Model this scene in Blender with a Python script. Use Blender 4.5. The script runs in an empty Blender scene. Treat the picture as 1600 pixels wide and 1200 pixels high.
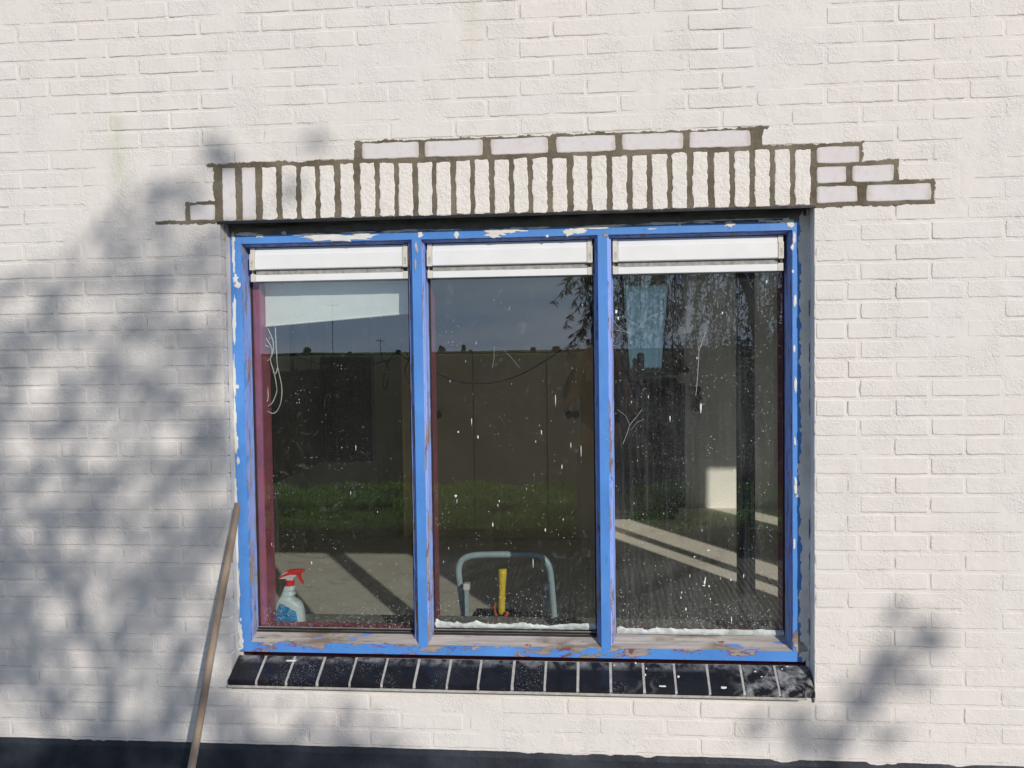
import bpy, bmesh, math, random
import numpy as np
from mathutils import Vector, Matrix, noise as mn
R = math.radians
rnd = random.Random(7)
scene = bpy.context.scene
# ---------------------------------------------------------------- camera (eye = origin height, ground at z=-1.6, wall plane y=0)
DIST = 2.97266421
GZ = -1.6
F_PX, YAW, PITCH, ROLL = 1400.0, -0.0937555043, -0.0384108276, -0.0133699977
def cam_axes():
    cy, sy, cp, sp, cr, sr = math.cos(YAW), math.sin(YAW), math.cos(PITCH), math.sin(PITCH), math.cos(ROLL), math.sin(ROLL)
    fwd = Vector((sy*cp, cy*cp, sp)); r0 = Vector((cy, -sy, 0)); u0 = r0.cross(fwd)
    return r0*cr + u0*sr, u0*cr - r0*sr, fwd
CR_, CU_, CF_ = cam_axes()
cam = bpy.data.objects.new('camera', bpy.data.cameras.new('camera')); scene.collection.objects.link(cam)
cam.data.sensor_width = 36; cam.data.lens = 36*F_PX/1600
cam.data.clip_end = 5000; cam.data.clip_start = 0.02
m3 = Matrix((CR_, CU_, -CF_)).transposed().to_4x4(); m3.translation = (0, -DIST, 0); cam.matrix_world = m3
scene.camera = cam
# ---------------------------------------------------------------- light
TX, TZ = 0.575, 0.50                    # sun ray: per metre into the wall it goes TX to the left and TZ down
EL = math.atan2(TZ, math.hypot(TX, 1)); AZ = math.atan2(TX, -1)
SUN = Vector((TX, -1, TZ)).normalized()
world = bpy.data.worlds.new('World'); scene.world = world; world.use_nodes = True
wn = world.node_tree; wn.nodes.clear()
sky = wn.nodes.new('ShaderNodeTexSky'); sky.sky_type = 'NISHITA'; sky.sun_disc = False
sky.sun_elevation = EL; sky.sun_rotation = AZ; sky.air_density = 1.0; sky.dust_density = 0.6; sky.ozone_density = 1.6
bg = wn.nodes.new('ShaderNodeBackground'); bg.inputs['Strength'].default_value = 0.092
wo = wn.nodes.new('ShaderNodeOutputWorld')
# bright blue-white air low over the fields, with thin stretched cirrus
tcw = wn.nodes.new('ShaderNodeTexCoord'); sepw = wn.nodes.new('ShaderNodeSeparateXYZ'); wn.links.new(tcw.outputs['Generated'], sepw.inputs[0])
mr = wn.nodes.new('ShaderNodeMapRange'); mr.interpolation_type = 'SMOOTHSTEP'; wn.links.new(sepw.outputs[2], mr.inputs[0])
mr.inputs[1].default_value = -.02; mr.inputs[2].default_value = .42; mr.inputs[3].default_value = 1; mr.inputs[4].default_value = 0
mpw = wn.nodes.new('ShaderNodeMapping'); mpw.inputs['Scale'].default_value = (1.6, 1.6, 11); mpw.inputs['Rotation'].default_value = (0, .07, 0); wn.links.new(tcw.outputs['Generated'], mpw.inputs[0])
nzw = wn.nodes.new('ShaderNodeTexNoise'); nzw.inputs['Scale'].default_value = 2.2; nzw.inputs['Detail'].default_value = 6; wn.links.new(mpw.outputs[0], nzw.inputs[0])
cr = wn.nodes.new('ShaderNodeMapRange'); wn.links.new(nzw.outputs[0], cr.inputs[0]); cr.inputs[1].default_value = .42; cr.inputs[2].default_value = .75
hz = wn.nodes.new('ShaderNodeMix'); hz.data_type = 'RGBA'; wn.links.new(cr.outputs[0], hz.inputs[0]); hz.inputs[6].default_value = (5.0, 6.8, 9.7, 1); hz.inputs[7].default_value = (8.6, 9.3, 10.6, 1)
mx = wn.nodes.new('ShaderNodeMix'); mx.data_type = 'RGBA'; wn.links.new(mr.outputs[0], mx.inputs[0]); wn.links.new(sky.outputs[0], mx.inputs[6]); wn.links.new(hz.outputs[2], mx.inputs[7])
wn.links.new(mx.outputs[2], bg.inputs[0]); wn.links.new(bg.outputs[0], wo.inputs[0])
sl = bpy.data.lights.new('sun', 'SUN'); sl.energy = 3.3; sl.angle = R(0.53); sl.color = (1.0, 0.935, 0.86)
so = bpy.data.objects.new('sun', sl); scene.collection.objects.link(so)
so.rotation_euler = SUN.to_track_quat('Z', 'Y').to_euler(); so.location = (4, -7, 5)
scene.view_settings.view_transform = 'Standard'; scene.view_settings.look = 'None'
scene.view_settings.exposure = 0.0; scene.view_settings.gamma = 1
scene.render.engine = 'CYCLES'
scene.cycles.max_bounces = 8; scene.cycles.diffuse_bounces = 4; scene.cycles.transparent_max_bounces = 12
# ---------------------------------------------------------------- helpers
def at(px, py, Y):
    d = CR_*((px-800)/F_PX) + CU_*((600-py)/F_PX) + CF_
    t = (DIST+Y)/d.y
    return Vector((d.x*t, Y, d.z*t))
def vn(x, y, s=0):
    x = np.asarray(x, float); y = np.asarray(y, float)
    xi = np.floor(x).astype(np.int64); yi = np.floor(y).astype(np.int64)
    fx = x-xi; fy = y-yi; fx = fx*fx*(3-2*fx); fy = fy*fy*(3-2*fy)
    def h(a, b):
        v = (a*374761393 + b*668265263 + s*974634777) & 0xffffffff
        v = ((v ^ (v >> 13))*1274126177) & 0xffffffff
        return ((v ^ (v >> 16)) & 0xffff)/65535.0
    return (h(xi, yi)*(1-fx)+h(xi+1, yi)*fx)*(1-fy) + (h(xi, yi+1)*(1-fx)+h(xi+1, yi+1)*fx)*fy
def fb(x, y, s=0):
    return (vn(x, y, s)-.5) + .5*(vn(x*2.1, y*2.1, s+1)-.5) + .25*(vn(x*4.3, y*4.3, s+2)-.5)
class MB:
    def __init__(s): s.v = []; s.f = []; s.m = []; s.mats = []
    def slot(s, mat):
        if mat not in s.mats: s.mats.append(mat)
        return s.mats.index(mat)
    def add(s, vs, fs, mat):
        k = s.slot(mat); o = len(s.v); s.v += [tuple(p) for p in vs]
        s.f += [tuple(o+i for i in f) for f in fs]; s.m += [k]*len(fs)
    def box(s, a, b, mat, bev=0.0):
        bm = bmesh.new(); bmesh.ops.create_cube(bm, size=1)
        for v in bm.verts: v.co = Vector([(a[i]+b[i])/2 + v.co[i]*(b[i]-a[i]) for i in range(3)])
        if bev: bmesh.ops.bevel(bm, geom=bm.edges[:], offset=bev, segments=2, affect='EDGES', profile=.7)
        s.bm(bm, mat)
    def bm(s, bm, mat):
        bm.verts.ensure_lookup_table()
        for i, v in enumerate(bm.verts): v.index = i
        s.add([v.co for v in bm.verts], [[v.index for v in f.verts] for f in bm.faces], mat); bm.free()
    def tube(s, pts, rad, mat, n=8, cap=True, flat=1.0):
        pts = [Vector(p) for p in pts]; rs = rad if hasattr(rad, '__len__') else [rad]*len(pts)
        vs = []; up = Vector((.13, .97, .2)).normalized(); prev = None
        for i, p in enumerate(pts):
            t = (pts[min(i+1, len(pts)-1)]-pts[max(i-1, 0)])
            if t.length < 1e-9: t = Vector((0, 0, 1))
            t.normalize()
            if prev is None:
                a = t.cross(up)
                if a.length < .1: a = t.cross(Vector((1, 0, 0)))
            else: a = prev - t*prev.dot(t)
            a.normalize(); prev = a; b = t.cross(a)
            for k in range(n):
                q = 2*math.pi*k/n; vs.append(p + a*math.cos(q)*rs[i] + b*math.sin(q)*rs[i]*flat)
        fs = []
        for i in range(len(pts)-1):
            for k in range(n): fs.append((i*n+k, i*n+(k+1) % n, (i+1)*n+(k+1) % n, (i+1)*n+k))
        if cap: fs.append(tuple(range(n))[::-1]); fs.append(tuple((len(pts)-1)*n+k for k in range(n)))
        s.add(vs, fs, mat)
    def prism_x(s, x0, x1, prof, mat):       # prof: list of (y,z)
        n = len(prof); vs = [(x0, y, z) for y, z in prof]+[(x1, y, z) for y, z in prof]
        fs = [(i, (i+1) % n, n+(i+1) % n, n+i) for i in range(n)]+[tuple(range(n))[::-1], tuple(range(n, 2*n))]
        s.add(vs, fs, mat)
    def grid(s, X, Y, Z, mat, keep=None, flip=False):
        h, w = X.shape; k = s.slot(mat); o = len(s.v)
        s.v += list(zip(X.ravel().tolist(), Y.ravel().tolist(), Z.ravel().tolist()))
        I = np.arange(h*w).reshape(h, w)+o
        q = np.stack([I[:-1, :-1], I[:-1, 1:], I[1:, 1:], I[1:, :-1]], -1)
        if flip: q = q[..., ::-1]
        q = q.reshape(-1, 4) if keep is None else q[keep]
        s.f += [tuple(r) for r in q.tolist()]; s.m += [k]*len(q)
    def build(s, name, parent=None, smooth=False, autosmooth=None):
        me = bpy.data.meshes.new(name); me.from_pydata(s.v, [], s.f)
        for m in s.mats: me.materials.append(m)
        me.polygons.foreach_set('material_index', s.m)
        if smooth: me.polygons.foreach_set('use_smooth', [True]*len(s.f))
        me.validate(); me.update()
        o = bpy.data.objects.new(name, me); scene.collection.objects.link(o)
        if parent: setp(o, parent)
        return o
WL = {}
def setp(o, parent):                     # meshes are modelled in world coordinates and keep them under their parent
    o.parent = parent
    w = WL.get(parent.name, Vector((0, 0, 0)))
    o.matrix_parent_inverse = Matrix.Translation(-w)
def tag(o, label=None, cat=None, group=None, kind=None):
    for k, v in (('label', label), ('category', cat), ('group', group), ('kind', kind)):
        if v: o[k] = v
    return o
def empty(name, loc, label, cat, group=None):
    o = bpy.data.objects.new(name, None); o.location = loc; o.empty_display_size = .1
    scene.collection.objects.link(o); tag(o, label, cat, group); WL[o.name] = Vector(loc); return o
# ---------------------------------------------------------------- materials
class NT:
    def __init__(s, name):
        s.mat = bpy.data.materials.new(name); s.mat.use_nodes = True; s.t = s.mat.node_tree; s.t.nodes.clear()
        s.out = s.n('ShaderNodeOutputMaterial'); s.p = s.n('ShaderNodeBsdfPrincipled'); s.l(s.p.outputs[0], s.out.inputs[0])
        s.geo = s.n('ShaderNodeTexCoord'); s.pos = s.geo.outputs['Object']
    def n(s, t): return s.t.nodes.new(t)
    def l(s, a, b): s.t.links.new(a, b)
    def put(s, inp, v):
        if hasattr(v, 'is_output') or isinstance(v, bpy.types.NodeSocket): s.l(v, inp)
        elif hasattr(v, '__len__'): inp.default_value = tuple(v)+((1,) if len(v) == 3 and len(inp.default_value) == 4 else ())
        else: inp.default_value = v
    def mapv(s, sc, loc=(0, 0, 0), rot=(0, 0, 0)):
        m = s.n('ShaderNodeMapping'); s.l(s.pos, m.inputs[0]); m.inputs['Scale'].default_value = sc; m.inputs['Location'].default_value = loc
        m.inputs['Rotation'].default_value = rot; return m.outputs[0]
    def noise(s, sc, det=3, rough=.55, vec=None, dist=0):
        n = s.n('ShaderNodeTexNoise'); s.l(vec if vec is not None else s.pos, n.inputs['Vector'])
        n.inputs['Scale'].default_value = sc; n.inputs['Detail'].default_value = det; n.inputs['Roughness'].default_value = rough
        n.inputs['Distortion'].default_value = dist; return n.outputs[0]
    def voro(s, sc, vec=None, feat='F1', out=0, rand=1):
        n = s.n('ShaderNodeTexVoronoi'); n.feature = feat; s.l(vec if vec is not None else s.pos, n.inputs['Vector']); n.inputs['Scale'].default_value = sc
        n.inputs['Randomness'].default_value = rand; return n.outputs[out]
    def ramp(s, v, a, b, lo=0., hi=1.):
        n = s.n('ShaderNodeMapRange'); s.put(n.inputs[0], v); n.inputs[1].default_value = a; n.inputs[2].default_value = b
        n.inputs[3].default_value = lo; n.inputs[4].default_value = hi; return n.outputs[0]
    def mix(s, f, a, b, mode='MIX'):
        n = s.n('ShaderNodeMix'); n.data_type = 'RGBA'; n.blend_type = mode
        s.put(n.inputs[0], f); s.put(n.inputs[6], a); s.put(n.inputs[7], b); return n.outputs[2]
    def math(s, op, a, b=0., c=None):
        n = s.n('ShaderNodeMath'); n.operation = op; s.put(n.inputs[0], a); s.put(n.inputs[1], b)
        if c is not None: s.put(n.inputs[2], c)
        return n.outputs[0]
    def sep(s, v=None):
        n = s.n('ShaderNodeSeparateXYZ'); s.l(v if v is not None else s.pos, n.inputs[0]); return n.outputs
    def bump(s, h, dist=.001, st=1., prev=None):
        n = s.n('ShaderNodeBump'); s.l(h, n.inputs['Height']); n.inputs['Distance'].default_value = dist; s.put(n.inputs['Strength'], st)
        if prev is not None: s.l(prev, n.inputs['Normal'])
        return n.outputs[0]
    def fin(s, col, rough=.6, bump=None, metal=0., spec=None):
        s.put(s.p.inputs['Base Color'], col); s.put(s.p.inputs['Roughness'], rough); s.put(s.p.inputs['Metallic'], metal)
        if spec is not None: s.put(s.p.inputs['Specular IOR Level'], spec)
        if bump is not None: s.l(bump, s.p.inputs['Normal'])
        return s.mat
def simple(name, col, rough=.6, var=.12, sc=30, bumpd=.0003, metal=0., spec=None):
    t = NT(name); n = t.noise(sc, 4)
    c = t.mix(t.ramp(n, .3, .7), [x*(1-var) for x in col], [min(1, x*(1+var)) for x in col])
    return t.fin(c, t.ramp(t.noise(sc*1.7, 3), .3, .7, max(0, rough-.08), min(1, rough+.08)), t.bump(t.noise(sc*6, 3), bumpd), metal, spec)
def mat_white_wall():
    t = NT('masonry_paint'); x, y, z = t.sep()
    big = t.noise(1.3, 4); mid = t.noise(7, 4)
    c = t.mix(t.ramp(big, .35, .65), (.755, .712, .672), (.738, .710, .678))
    c = t.mix(t.ramp(mid, .45, .75, 0, .5), c, (.76, .705, .655))
    c = t.mix(t.ramp(t.noise(26, 3), .55, .8, 0, .35), c, (.70, .655, .59))
    # thin grime streaks running down
    st = t.noise(1, 4, .6, t.mapv((9, 9, .7)))
    c = t.mix(t.ramp(st, .56, .74, 0, .22), c, (.60, .575, .50))
    # two algae streaks, seen left of the lintel and above the window
    def streak(x0, z0, z1, w, amt, cc):
        wob = t.math('MULTIPLY', t.math('SUBTRACT', t.noise(3.5, 3), .5), .05)
        d = t.math('ABSOLUTE', t.math('SUBTRACT', t.math('ADD', x, wob), x0))
        m = t.ramp(d, 0, w, 1, 0); mz = t.math('MULTIPLY', t.ramp(z, z0-.03, z0, 1, 0), t.ramp(z, z1, z1+.15, 0, 1))
        return t.math('MULTIPLY', t.math('MULTIPLY', m, mz), t.math('MULTIPLY', t.ramp(t.noise(30, 3), .2, .7, .3, 1), amt))
    c = t.mix(streak(-1.632, .84, .50, .05, .42, 0), c, (.42, .47, .27))
    c = t.mix(streak(-.39, 1.6, .93, .045, .30, 0), c, (.50, .48, .33))
    c = t.mix(streak(.30, 1.4, .85, .06, .16, 0), c, (.48, .48, .36))
    # tiny dark pits
    v = t.voro(55, feat='F1'); pit = t.math('MULTIPLY', t.ramp(v, .035, .05, 1, 0), t.ramp(t.noise(3, 2), .58, .62))
    c = t.mix(t.math('MULTIPLY', pit, .6), c, (.2, .18, .15))
    gate = t.ramp(t.noise(9, 2), .36, .64, .12, .9)
    h = t.math('ADD', t.noise(170, 3, .6, dist=.6), t.math('MULTIPLY', t.noise(60, 3, .6, dist=1.2), 1.2))
    b = t.bump(h, .0030, gate)
    return t.fin(c, .72, b, spec=.25)
def mat_soldier():
    t = NT('rough_old_paint'); c = t.mix(t.ramp(t.noise(20, 4), .35, .7), (.81, .775, .73), (.77, .73, .67))
    h = t.math('ADD', t.noise(180, 3, .65, dist=.5), t.math('MULTIPLY', t.noise(80, 2), 1.0))
    return t.fin(c, .75, t.bump(h, .0029), spec=.25)
def mat_new_brick():
    t = NT('primed_brick'); x, y, z = t.sep()
    c = t.mix(t.ramp(t.noise(6, 3), .35, .65), (.70, .672, .688), (.68, .642, .636))
    c = t.mix(t.ramp(t.noise(45, 3), .52, .72, 0, .4), c, (.56, .51, .46))
    gx, gy, gz = t.sep(t.geo.outputs['Generated']); e1 = t.math('ABSOLUTE', t.math('SUBTRACT', gx, .5)); e2 = t.math('ABSOLUTE', t.math('SUBTRACT', gz, .5))
    rim = t.math('ADD', t.math('MAXIMUM', e1, e2), t.math('MULTIPLY', t.math('SUBTRACT', t.noise(30, 4), .5), .16)); c = t.mix(t.ramp(rim, .40, .50, 0, .75), c, (.50, .45, .38))
    return t.fin(c, .8, t.bump(t.noise(120, 2), .0005), spec=.15)
def mat_mortar():
    t = NT('fresh_mortar'); x, y, z = t.sep()
    c = t.mix(t.ramp(t.noise(9, 5), .35, .68), (.125, .105, .076), (.235, .203, .152))
    c = t.mix(t.ramp(t.noise(70, 3), .55, .8, 0, .5), c, (.31, .28, .23))
    return t.fin(c, .95, t.bump(t.noise(210, 4, .7), .0022), spec=.1)
BLUE = (.040, .205, .68)
def mat_blue(name, mode):
    """mode 0 sound blue front faces, 1 peeling bottom rail, 2 chalky worn beads"""
    t = NT(name); x, y, z = t.sep()
    c = t.mix(t.ramp(t.noise(5, 4), .35, .7), (.076, .245, .63), (.102, .305, .76))
    c = t.mix(t.ramp(t.noise(60, 4, .6, t.mapv((1, 1, .15))), .50, .75, 0, .4), c, (.14, .31, .66))
    c = t.mix(t.ramp(t.noise(3.5, 5, .6), .48, .72, 0, .28), c, (.035, .14, .42))
    c = t.mix(t.ramp(t.noise(160, 3, .7, t.mapv((1, 1, .1))), .62, .74, 0, .45), c, (.03, .11, .36))
    if mode == 2:
        c = t.mix(t.ramp(t.noise(14, 4, .6, t.mapv((1, 1, .12))), .3, .7), (.17, .30, .72), (.28, .39, .78))
    g = t.noise(45, 5, .65, t.mapv((1, 1, .08)) if mode != 1 else t.mapv((.12, 1, 1)))
    wood = t.mix(t.ramp(g, .35, .65), (.22, .185, .165), (.40, .345, .31))
    wood = t.mix(t.ramp(t.noise(20, 3), .5, .7, 0, .7), wood, (.27, .19, .155))
    if mode == 0:
        pn = t.noise(22, 7, .68, t.mapv((1.2, 1, .22))); thr = (.685, .70)
    elif mode == 1:
        pn = t.noise(20, 7, .68, t.mapv((.5, 1, 1.5), (0.3, 0, .2))); thr = (.548, .555)
        pn = t.math('ADD', pn, t.ramp(z, -1.052, -1.024, -.045, .06))
    else:
        pn = t.noise(60, 6, .72, t.mapv((1, 1, .10))); pn = t.math('ADD', pn, t.ramp(z, -1.0, .4, .05, .0)); thr = (.570, .590)
    m = t.ramp(pn, thr[0], thr[1])
    edge = t.math('MULTIPLY', t.ramp(pn, thr[0]-.02, thr[0]-.012), t.ramp(t.noise(7, 2), .46, .54))
    c = t.mix(t.math('MULTIPLY', edge, .9), c, (.26, .045, .09))
    c = t.mix(m, c, wood)
    mar = t.math('MULTIPLY', m, t.ramp(t.noise(17, 4), .60, .64)); c = t.mix(mar, c, (.19, .07, .085) if mode != 2 else (.19, .13, .12))
    if mode == 2:
        cr = t.noise(60, 4, .7, t.mapv((1, 1, .06))); c = t.mix(t.ramp(cr, .66, .7, 0, .85), c, (.03, .025, .05))
    sp = t.voro(120); c = t.mix(t.math('MULTIPLY', t.ramp(sp, .10, .13, 1, 0), t.ramp(t.noise(25, 2), .6, .64)), c, (.6, .62, .65))
    h = t.math('SUBTRACT', t.math('MULTIPLY', t.noise(80, 3, .5, t.mapv((1, 1, .2))), .25), m)
    return t.fin(c, t.ramp(m, 0, 1, .42 if mode < 2 else .6, .9), t.bump(h, .0011), spec=.4)
def mat_old_wood():
    t = NT('weathered_wood'); g = t.noise(55, 6, .7, t.mapv((.05, 1, 1)))
    c = t.mix(t.ramp(g, .3, .7), (.27, .235, .21), (.56, .52, .49))
    c = t.mix(t.ramp(t.noise(9, 5, .65, t.mapv((.4, 1, 1.6))), .50, .62, 0, .85), c, (.19, .145, .11))
    c = t.mix(t.ramp(t.noise(80, 4, .7, t.mapv((.07, 1, 1), (2, 0, 0))), .64, .69), c, (.03, .022, .02))
    pb = t.noise(18, 5, .6, t.mapv((.5, 1, 1.5), (4, 0, 1))); c = t.mix(t.ramp(pb, .63, .64), c, (.16, .26, .62))
    c = t.mix(t.ramp(t.noise(15, 4, .6, t.mapv((.7, 1, 1), (7, 0, 1))), .66, .67), c, (.33, .10, .12))
    return t.fin(c, .9, t.bump(g, .0012), spec=.15)
def mat_tile():
    t = NT('black_glazed_tile'); n = t.noise(18, 4)
    c = t.mix(t.ramp(n, .4, .7), (.012, .012, .016), (.020, .021, .027))
    x, y, z = t.sep()
    speck = t.math('MULTIPLY', t.ramp(t.math('ADD', t.voro(210), t.math('MULTIPLY', t.noise(90, 3), .35)), .30, .42, 1, 0), t.ramp(t.math('ADD', t.noise(6, 3), t.ramp(x, -1.3, -.6, .16, 0)), .54, .66))
    smear = t.math('MULTIPLY', t.ramp(t.noise(22, 5, .65, dist=.7), .45, .75), t.ramp(t.math('ADD', t.noise(4.2, 3), t.ramp(x, .36, .54, 0, .55)), .60, .86))
    d = t.math('MAXIMUM', t.math('MULTIPLY', speck, .85), t.math('MULTIPLY', smear, .9))
    back = t.math('MULTIPLY', t.ramp(y, .035, .068, 0, .55), t.ramp(t.noise(30, 4), .42, .66)); d = t.math('MAXIMUM', d, back)
    c = t.mix(d, c, (.50, .50, .50))
    return t.fin(c, t.ramp(d, 0, 1, .16, .8), t.bump(t.math('ADD', t.noise(14, 2), t.math('MULTIPLY', d, .4)), .0006), spec=.42)
def mat_glass(name, refl, dust, streak, seed):
    t = NT(name); x, y, z = t.sep()
    fr = t.n('ShaderNodeFresnel'); fr.inputs['IOR'].default_value = 1.5
    gl = t.n('ShaderNodeBsdfGlossy'); gl.inputs['Roughness'].default_value = 0.0; gl.inputs['Color'].default_value = (.93, .98, 1, 1)
    wob = t.bump(t.noise(1.7, 2), .00035); t.l(wob, gl.inputs['Normal'])
    tr = t.n('ShaderNodeBsdfTransparent'); tr.inputs['Color'].default_value = (.965, 1, .98, 1)
    m1 = t.n('ShaderNodeMixShader'); t.l(t.math('MULTIPLY', fr.outputs[0], refl), m1.inputs[0]); t.l(tr.outputs[0], m1.inputs[1]); t.l(gl.outputs[0], m1.inputs[2])
    di = t.n('ShaderNodeBsdfDiffuse'); di.inputs['Color'].default_value = (.62, .66, .66, 1)
    L = (seed*3.1, 0, seed*1.7)
    low = t.ramp(z, -1.0, -.80, 1, 0)
    haze = t.math('MULTIPLY', t.ramp(t.noise(3.0, 4, .6, t.mapv((1, 1, 1), L)), .35, .75), dust)
    st = t.math('MULTIPLY', t.ramp(t.noise(1, 5, .7, t.mapv((60, 1, 2.2), L)), .48, .75), streak)
    st = t.math('MULTIPLY', st, t.ramp(z, -1.0, .25, 1.0, .25))
    fine = t.math('MULTIPLY', t.ramp(t.noise(150, 3, .7, t.mapv((1, 1, 1), L)), .52, .75), t.math('ADD', t.math('MULTIPLY', t.math('POWER', low, 2), .30+dust*3), dust*.9))
    sp = t.math('MULTIPLY', t.ramp(t.voro(95, t.mapv((1, .01, .75), L)), .09, .17, 1, 0), t.ramp(t.math('ADD', t.noise(9, 4, .7, t.mapv((1, 1, 1), L)), t.math('ADD', t.math('MULTIPLY', low, .16), dust*1.8)), .565, .69, 0, .85))
    wip = t.math('MULTIPLY', t.ramp(t.noise(11, 5, .75, t.mapv((1, 1, 1), L), 2.5), .60, .64, 0, .05), t.ramp(t.noise(2.2, 2, .5, t.mapv((1, 1, 1), L)), .5, .6))
    d = t.math('MAXIMUM', t.math('ADD', t.math('ADD', haze, st), t.math('ADD', fine, wip)), sp)
    m2 = t.n('ShaderNodeMixShader'); t.l(d, m2.inputs[0]); t.l(m1.outputs[0], m2.inputs[1]); t.l(di.outputs[0], m2.inputs[2])
    t.l(m2.outputs[0], t.out.inputs[0]); t.t.nodes.remove(t.p); return t.mat
def mat_clear():
    t = NT('glass_back_face'); tr = t.n('ShaderNodeBsdfTransparent'); tr.inputs['Color'].default_value = (.99, 1, .995, 1)
    t.l(tr.outputs[0], t.out.inputs[0]); t.t.nodes.remove(t.p); return t.mat
def mat_deck():
    t = NT('grooved_deck_boards'); x, y, z = t.sep()
    brd = t.math('FRACT', t.math('DIVIDE', x, .145)); idx = t.math('FLOOR', t.math('DIVIDE', x, .145))
    rn = t.n('ShaderNodeTexWhiteNoise'); rn.noise_dimensions = '1D'; t.l(idx, rn.inputs['W'])
    gap = t.math('GREATER_THAN', t.math('ABSOLUTE', t.math('SUBTRACT', brd, .5)), .47)
    gro = t.math('PINGPONG', t.math('DIVIDE', x, .036), .5)
    c = t.mix(rn.outputs[0], (.13, .11, .095), (.24, .21, .185))
    c = t.mix(t.ramp(t.noise(6, 4, .6, t.mapv((1, .2, 1))), .35, .7, 0, .7), c, (.30, .27, .24))
    c = t.mix(t.ramp(gro, .04, .22, .93, 0), c, (.015, .012, .010)); c = t.mix(gap, c, (.003, .003, .003))
    return t.fin(c, .8, t.bump(gro, .006), spec=.2)
def mat_field():
    t = NT('ploughed_field_soil'); x, y, z = t.sep()
    c = t.mix(t.ramp(t.noise(.06, 5, .6, t.mapv((.15, 1, 1))), .35, .65), (.055, .048, .030), (.080, .070, .046))
    c = t.mix(t.ramp(t.noise(1.0, 4, .7, t.mapv((.12, 1.5, 1))), .4, .7, 0, .6), c, (.055, .060, .030))
    c = t.mix(t.ramp(t.noise(8, 5, .7), .45, .75, 0, .5), c, (.085, .075, .052))
    c = t.mix(t.ramp(y, -275, -255, .95, 0), c, (.13, .20, .075))
    return t.fin(c, .95, t.bump(t.noise(3, 5, .7), .05), spec=.1)
def mat_leaf(name, a, b, tl=.25):
    t = NT(name); oi = t.n('ShaderNodeNewGeometry'); c = t.mix(oi.outputs['Random Per Island'], a, b)
    t.put(t.p.inputs['Base Color'], c); t.p.inputs['Roughness'].default_value = .6; t.p.inputs['Specular IOR Level'].default_value = .3
    tr = t.n('ShaderNodeBsdfTranslucent'); t.l(c, tr.inputs[0]); m = t.n('ShaderNodeMixShader'); m.inputs[0].default_value = tl
    t.l(t.p.outputs[0], m.inputs[1]); t.l(tr.outputs[0], m.inputs[2]); t.l(m.outputs[0], t.out.inputs[0]); return t.mat
def mat_plinth():
    t = NT('bitumen_plinth'); x, y, z = t.sep()
    c = t.mix(t.ramp(t.noise(6, 4), .4, .7), (.020, .023, .032), (.044, .050, .064))
    c = t.mix(t.ramp(t.noise(40, 5, .7, t.mapv((1, 1, 2)), 1.5), .70, .74, 0, .5), c, (.2, .21, .22))
    return t.fin(c, .5, t.bump(t.noise(90, 3), .0012), spec=.4)
M = {}
M['wall'] = mat_white_wall(); M['soldier'] = mat_soldier(); M['newb'] = mat_new_brick(); M['mortar'] = mat_mortar()
M['blue'] = mat_blue('blue_paint', 0); M['bluepeel'] = mat_blue('flaking_blue_paint', 1); M['bead'] = mat_blue('chalky_blue_paint', 2)
M['oldwood'] = mat_old_wood(); M['tile'] = mat_tile(); M['clear'] = mat_clear(); M['plinth'] = mat_plinth()
M['glassA'] = mat_glass('window_glass_hazy_low', 4.0, .012, .015, 1); M['glassB'] = mat_glass('window_glass_cleaner', 4.0, .012, .010, 2); M['glassC'] = mat_glass('window_glass_dusty', 4.0, .040, .085, 3)
M['vent'] = simple('white_coated_aluminium', (.80, .81, .81), .35, .03, 12, .0001)
M['cap'] = simple('yellowed_white_plastic', (.64, .61, .54), .45, .06, 40, .0002)
M['scuff'] = simple('moulded_emblem_dirt', (.36, .33, .29), .7, .3, 300, .0003)
M['gap'] = simple('vent_mesh_dark', (.30, .29, .275), .7, .3, 60)
M['black'] = simple('black_steel', (.012, .012, .013), .35, .3, 20, .0004)
M['rubber'] = simple('black_rubber', (.012, .012, .013), .55, .4, 60, .0006)
M['greycaulk'] = simple('grey_membrane', (.17, .165, .15), .7, .35, 14, .003)
M['caulk'] = simple('white_filler', (.74, .74, .72), .7, .08, 25, .0012)
M['plaster'] = simple('smooth_white_plaster', (.70, .68, .62), .8, .10, 10, .0012)
M['shadeplaster'] = simple('grey_white_plaster', (.86, .82, .76), .85, .16, 8, .002)
M['sealant'] = simple('dirty_pale_sealant', (.48, .52, .50), .7, .3, 30, .001)
M['grout'] = simple('pale_grey_grout', (.44, .43, .41), .9, .2, 60, .0012)
M['maroon'] = simple('maroon_gloss_paint', (.42, .095, .14), .45, .2, 14, .0005)
M['splat'] = simple('dried_white_splash', (.78, .79, .76), .7, .05, 60)
M['web'] = simple('cobweb_silk', (.62, .64, .62), .8, .1, 60)
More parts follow.
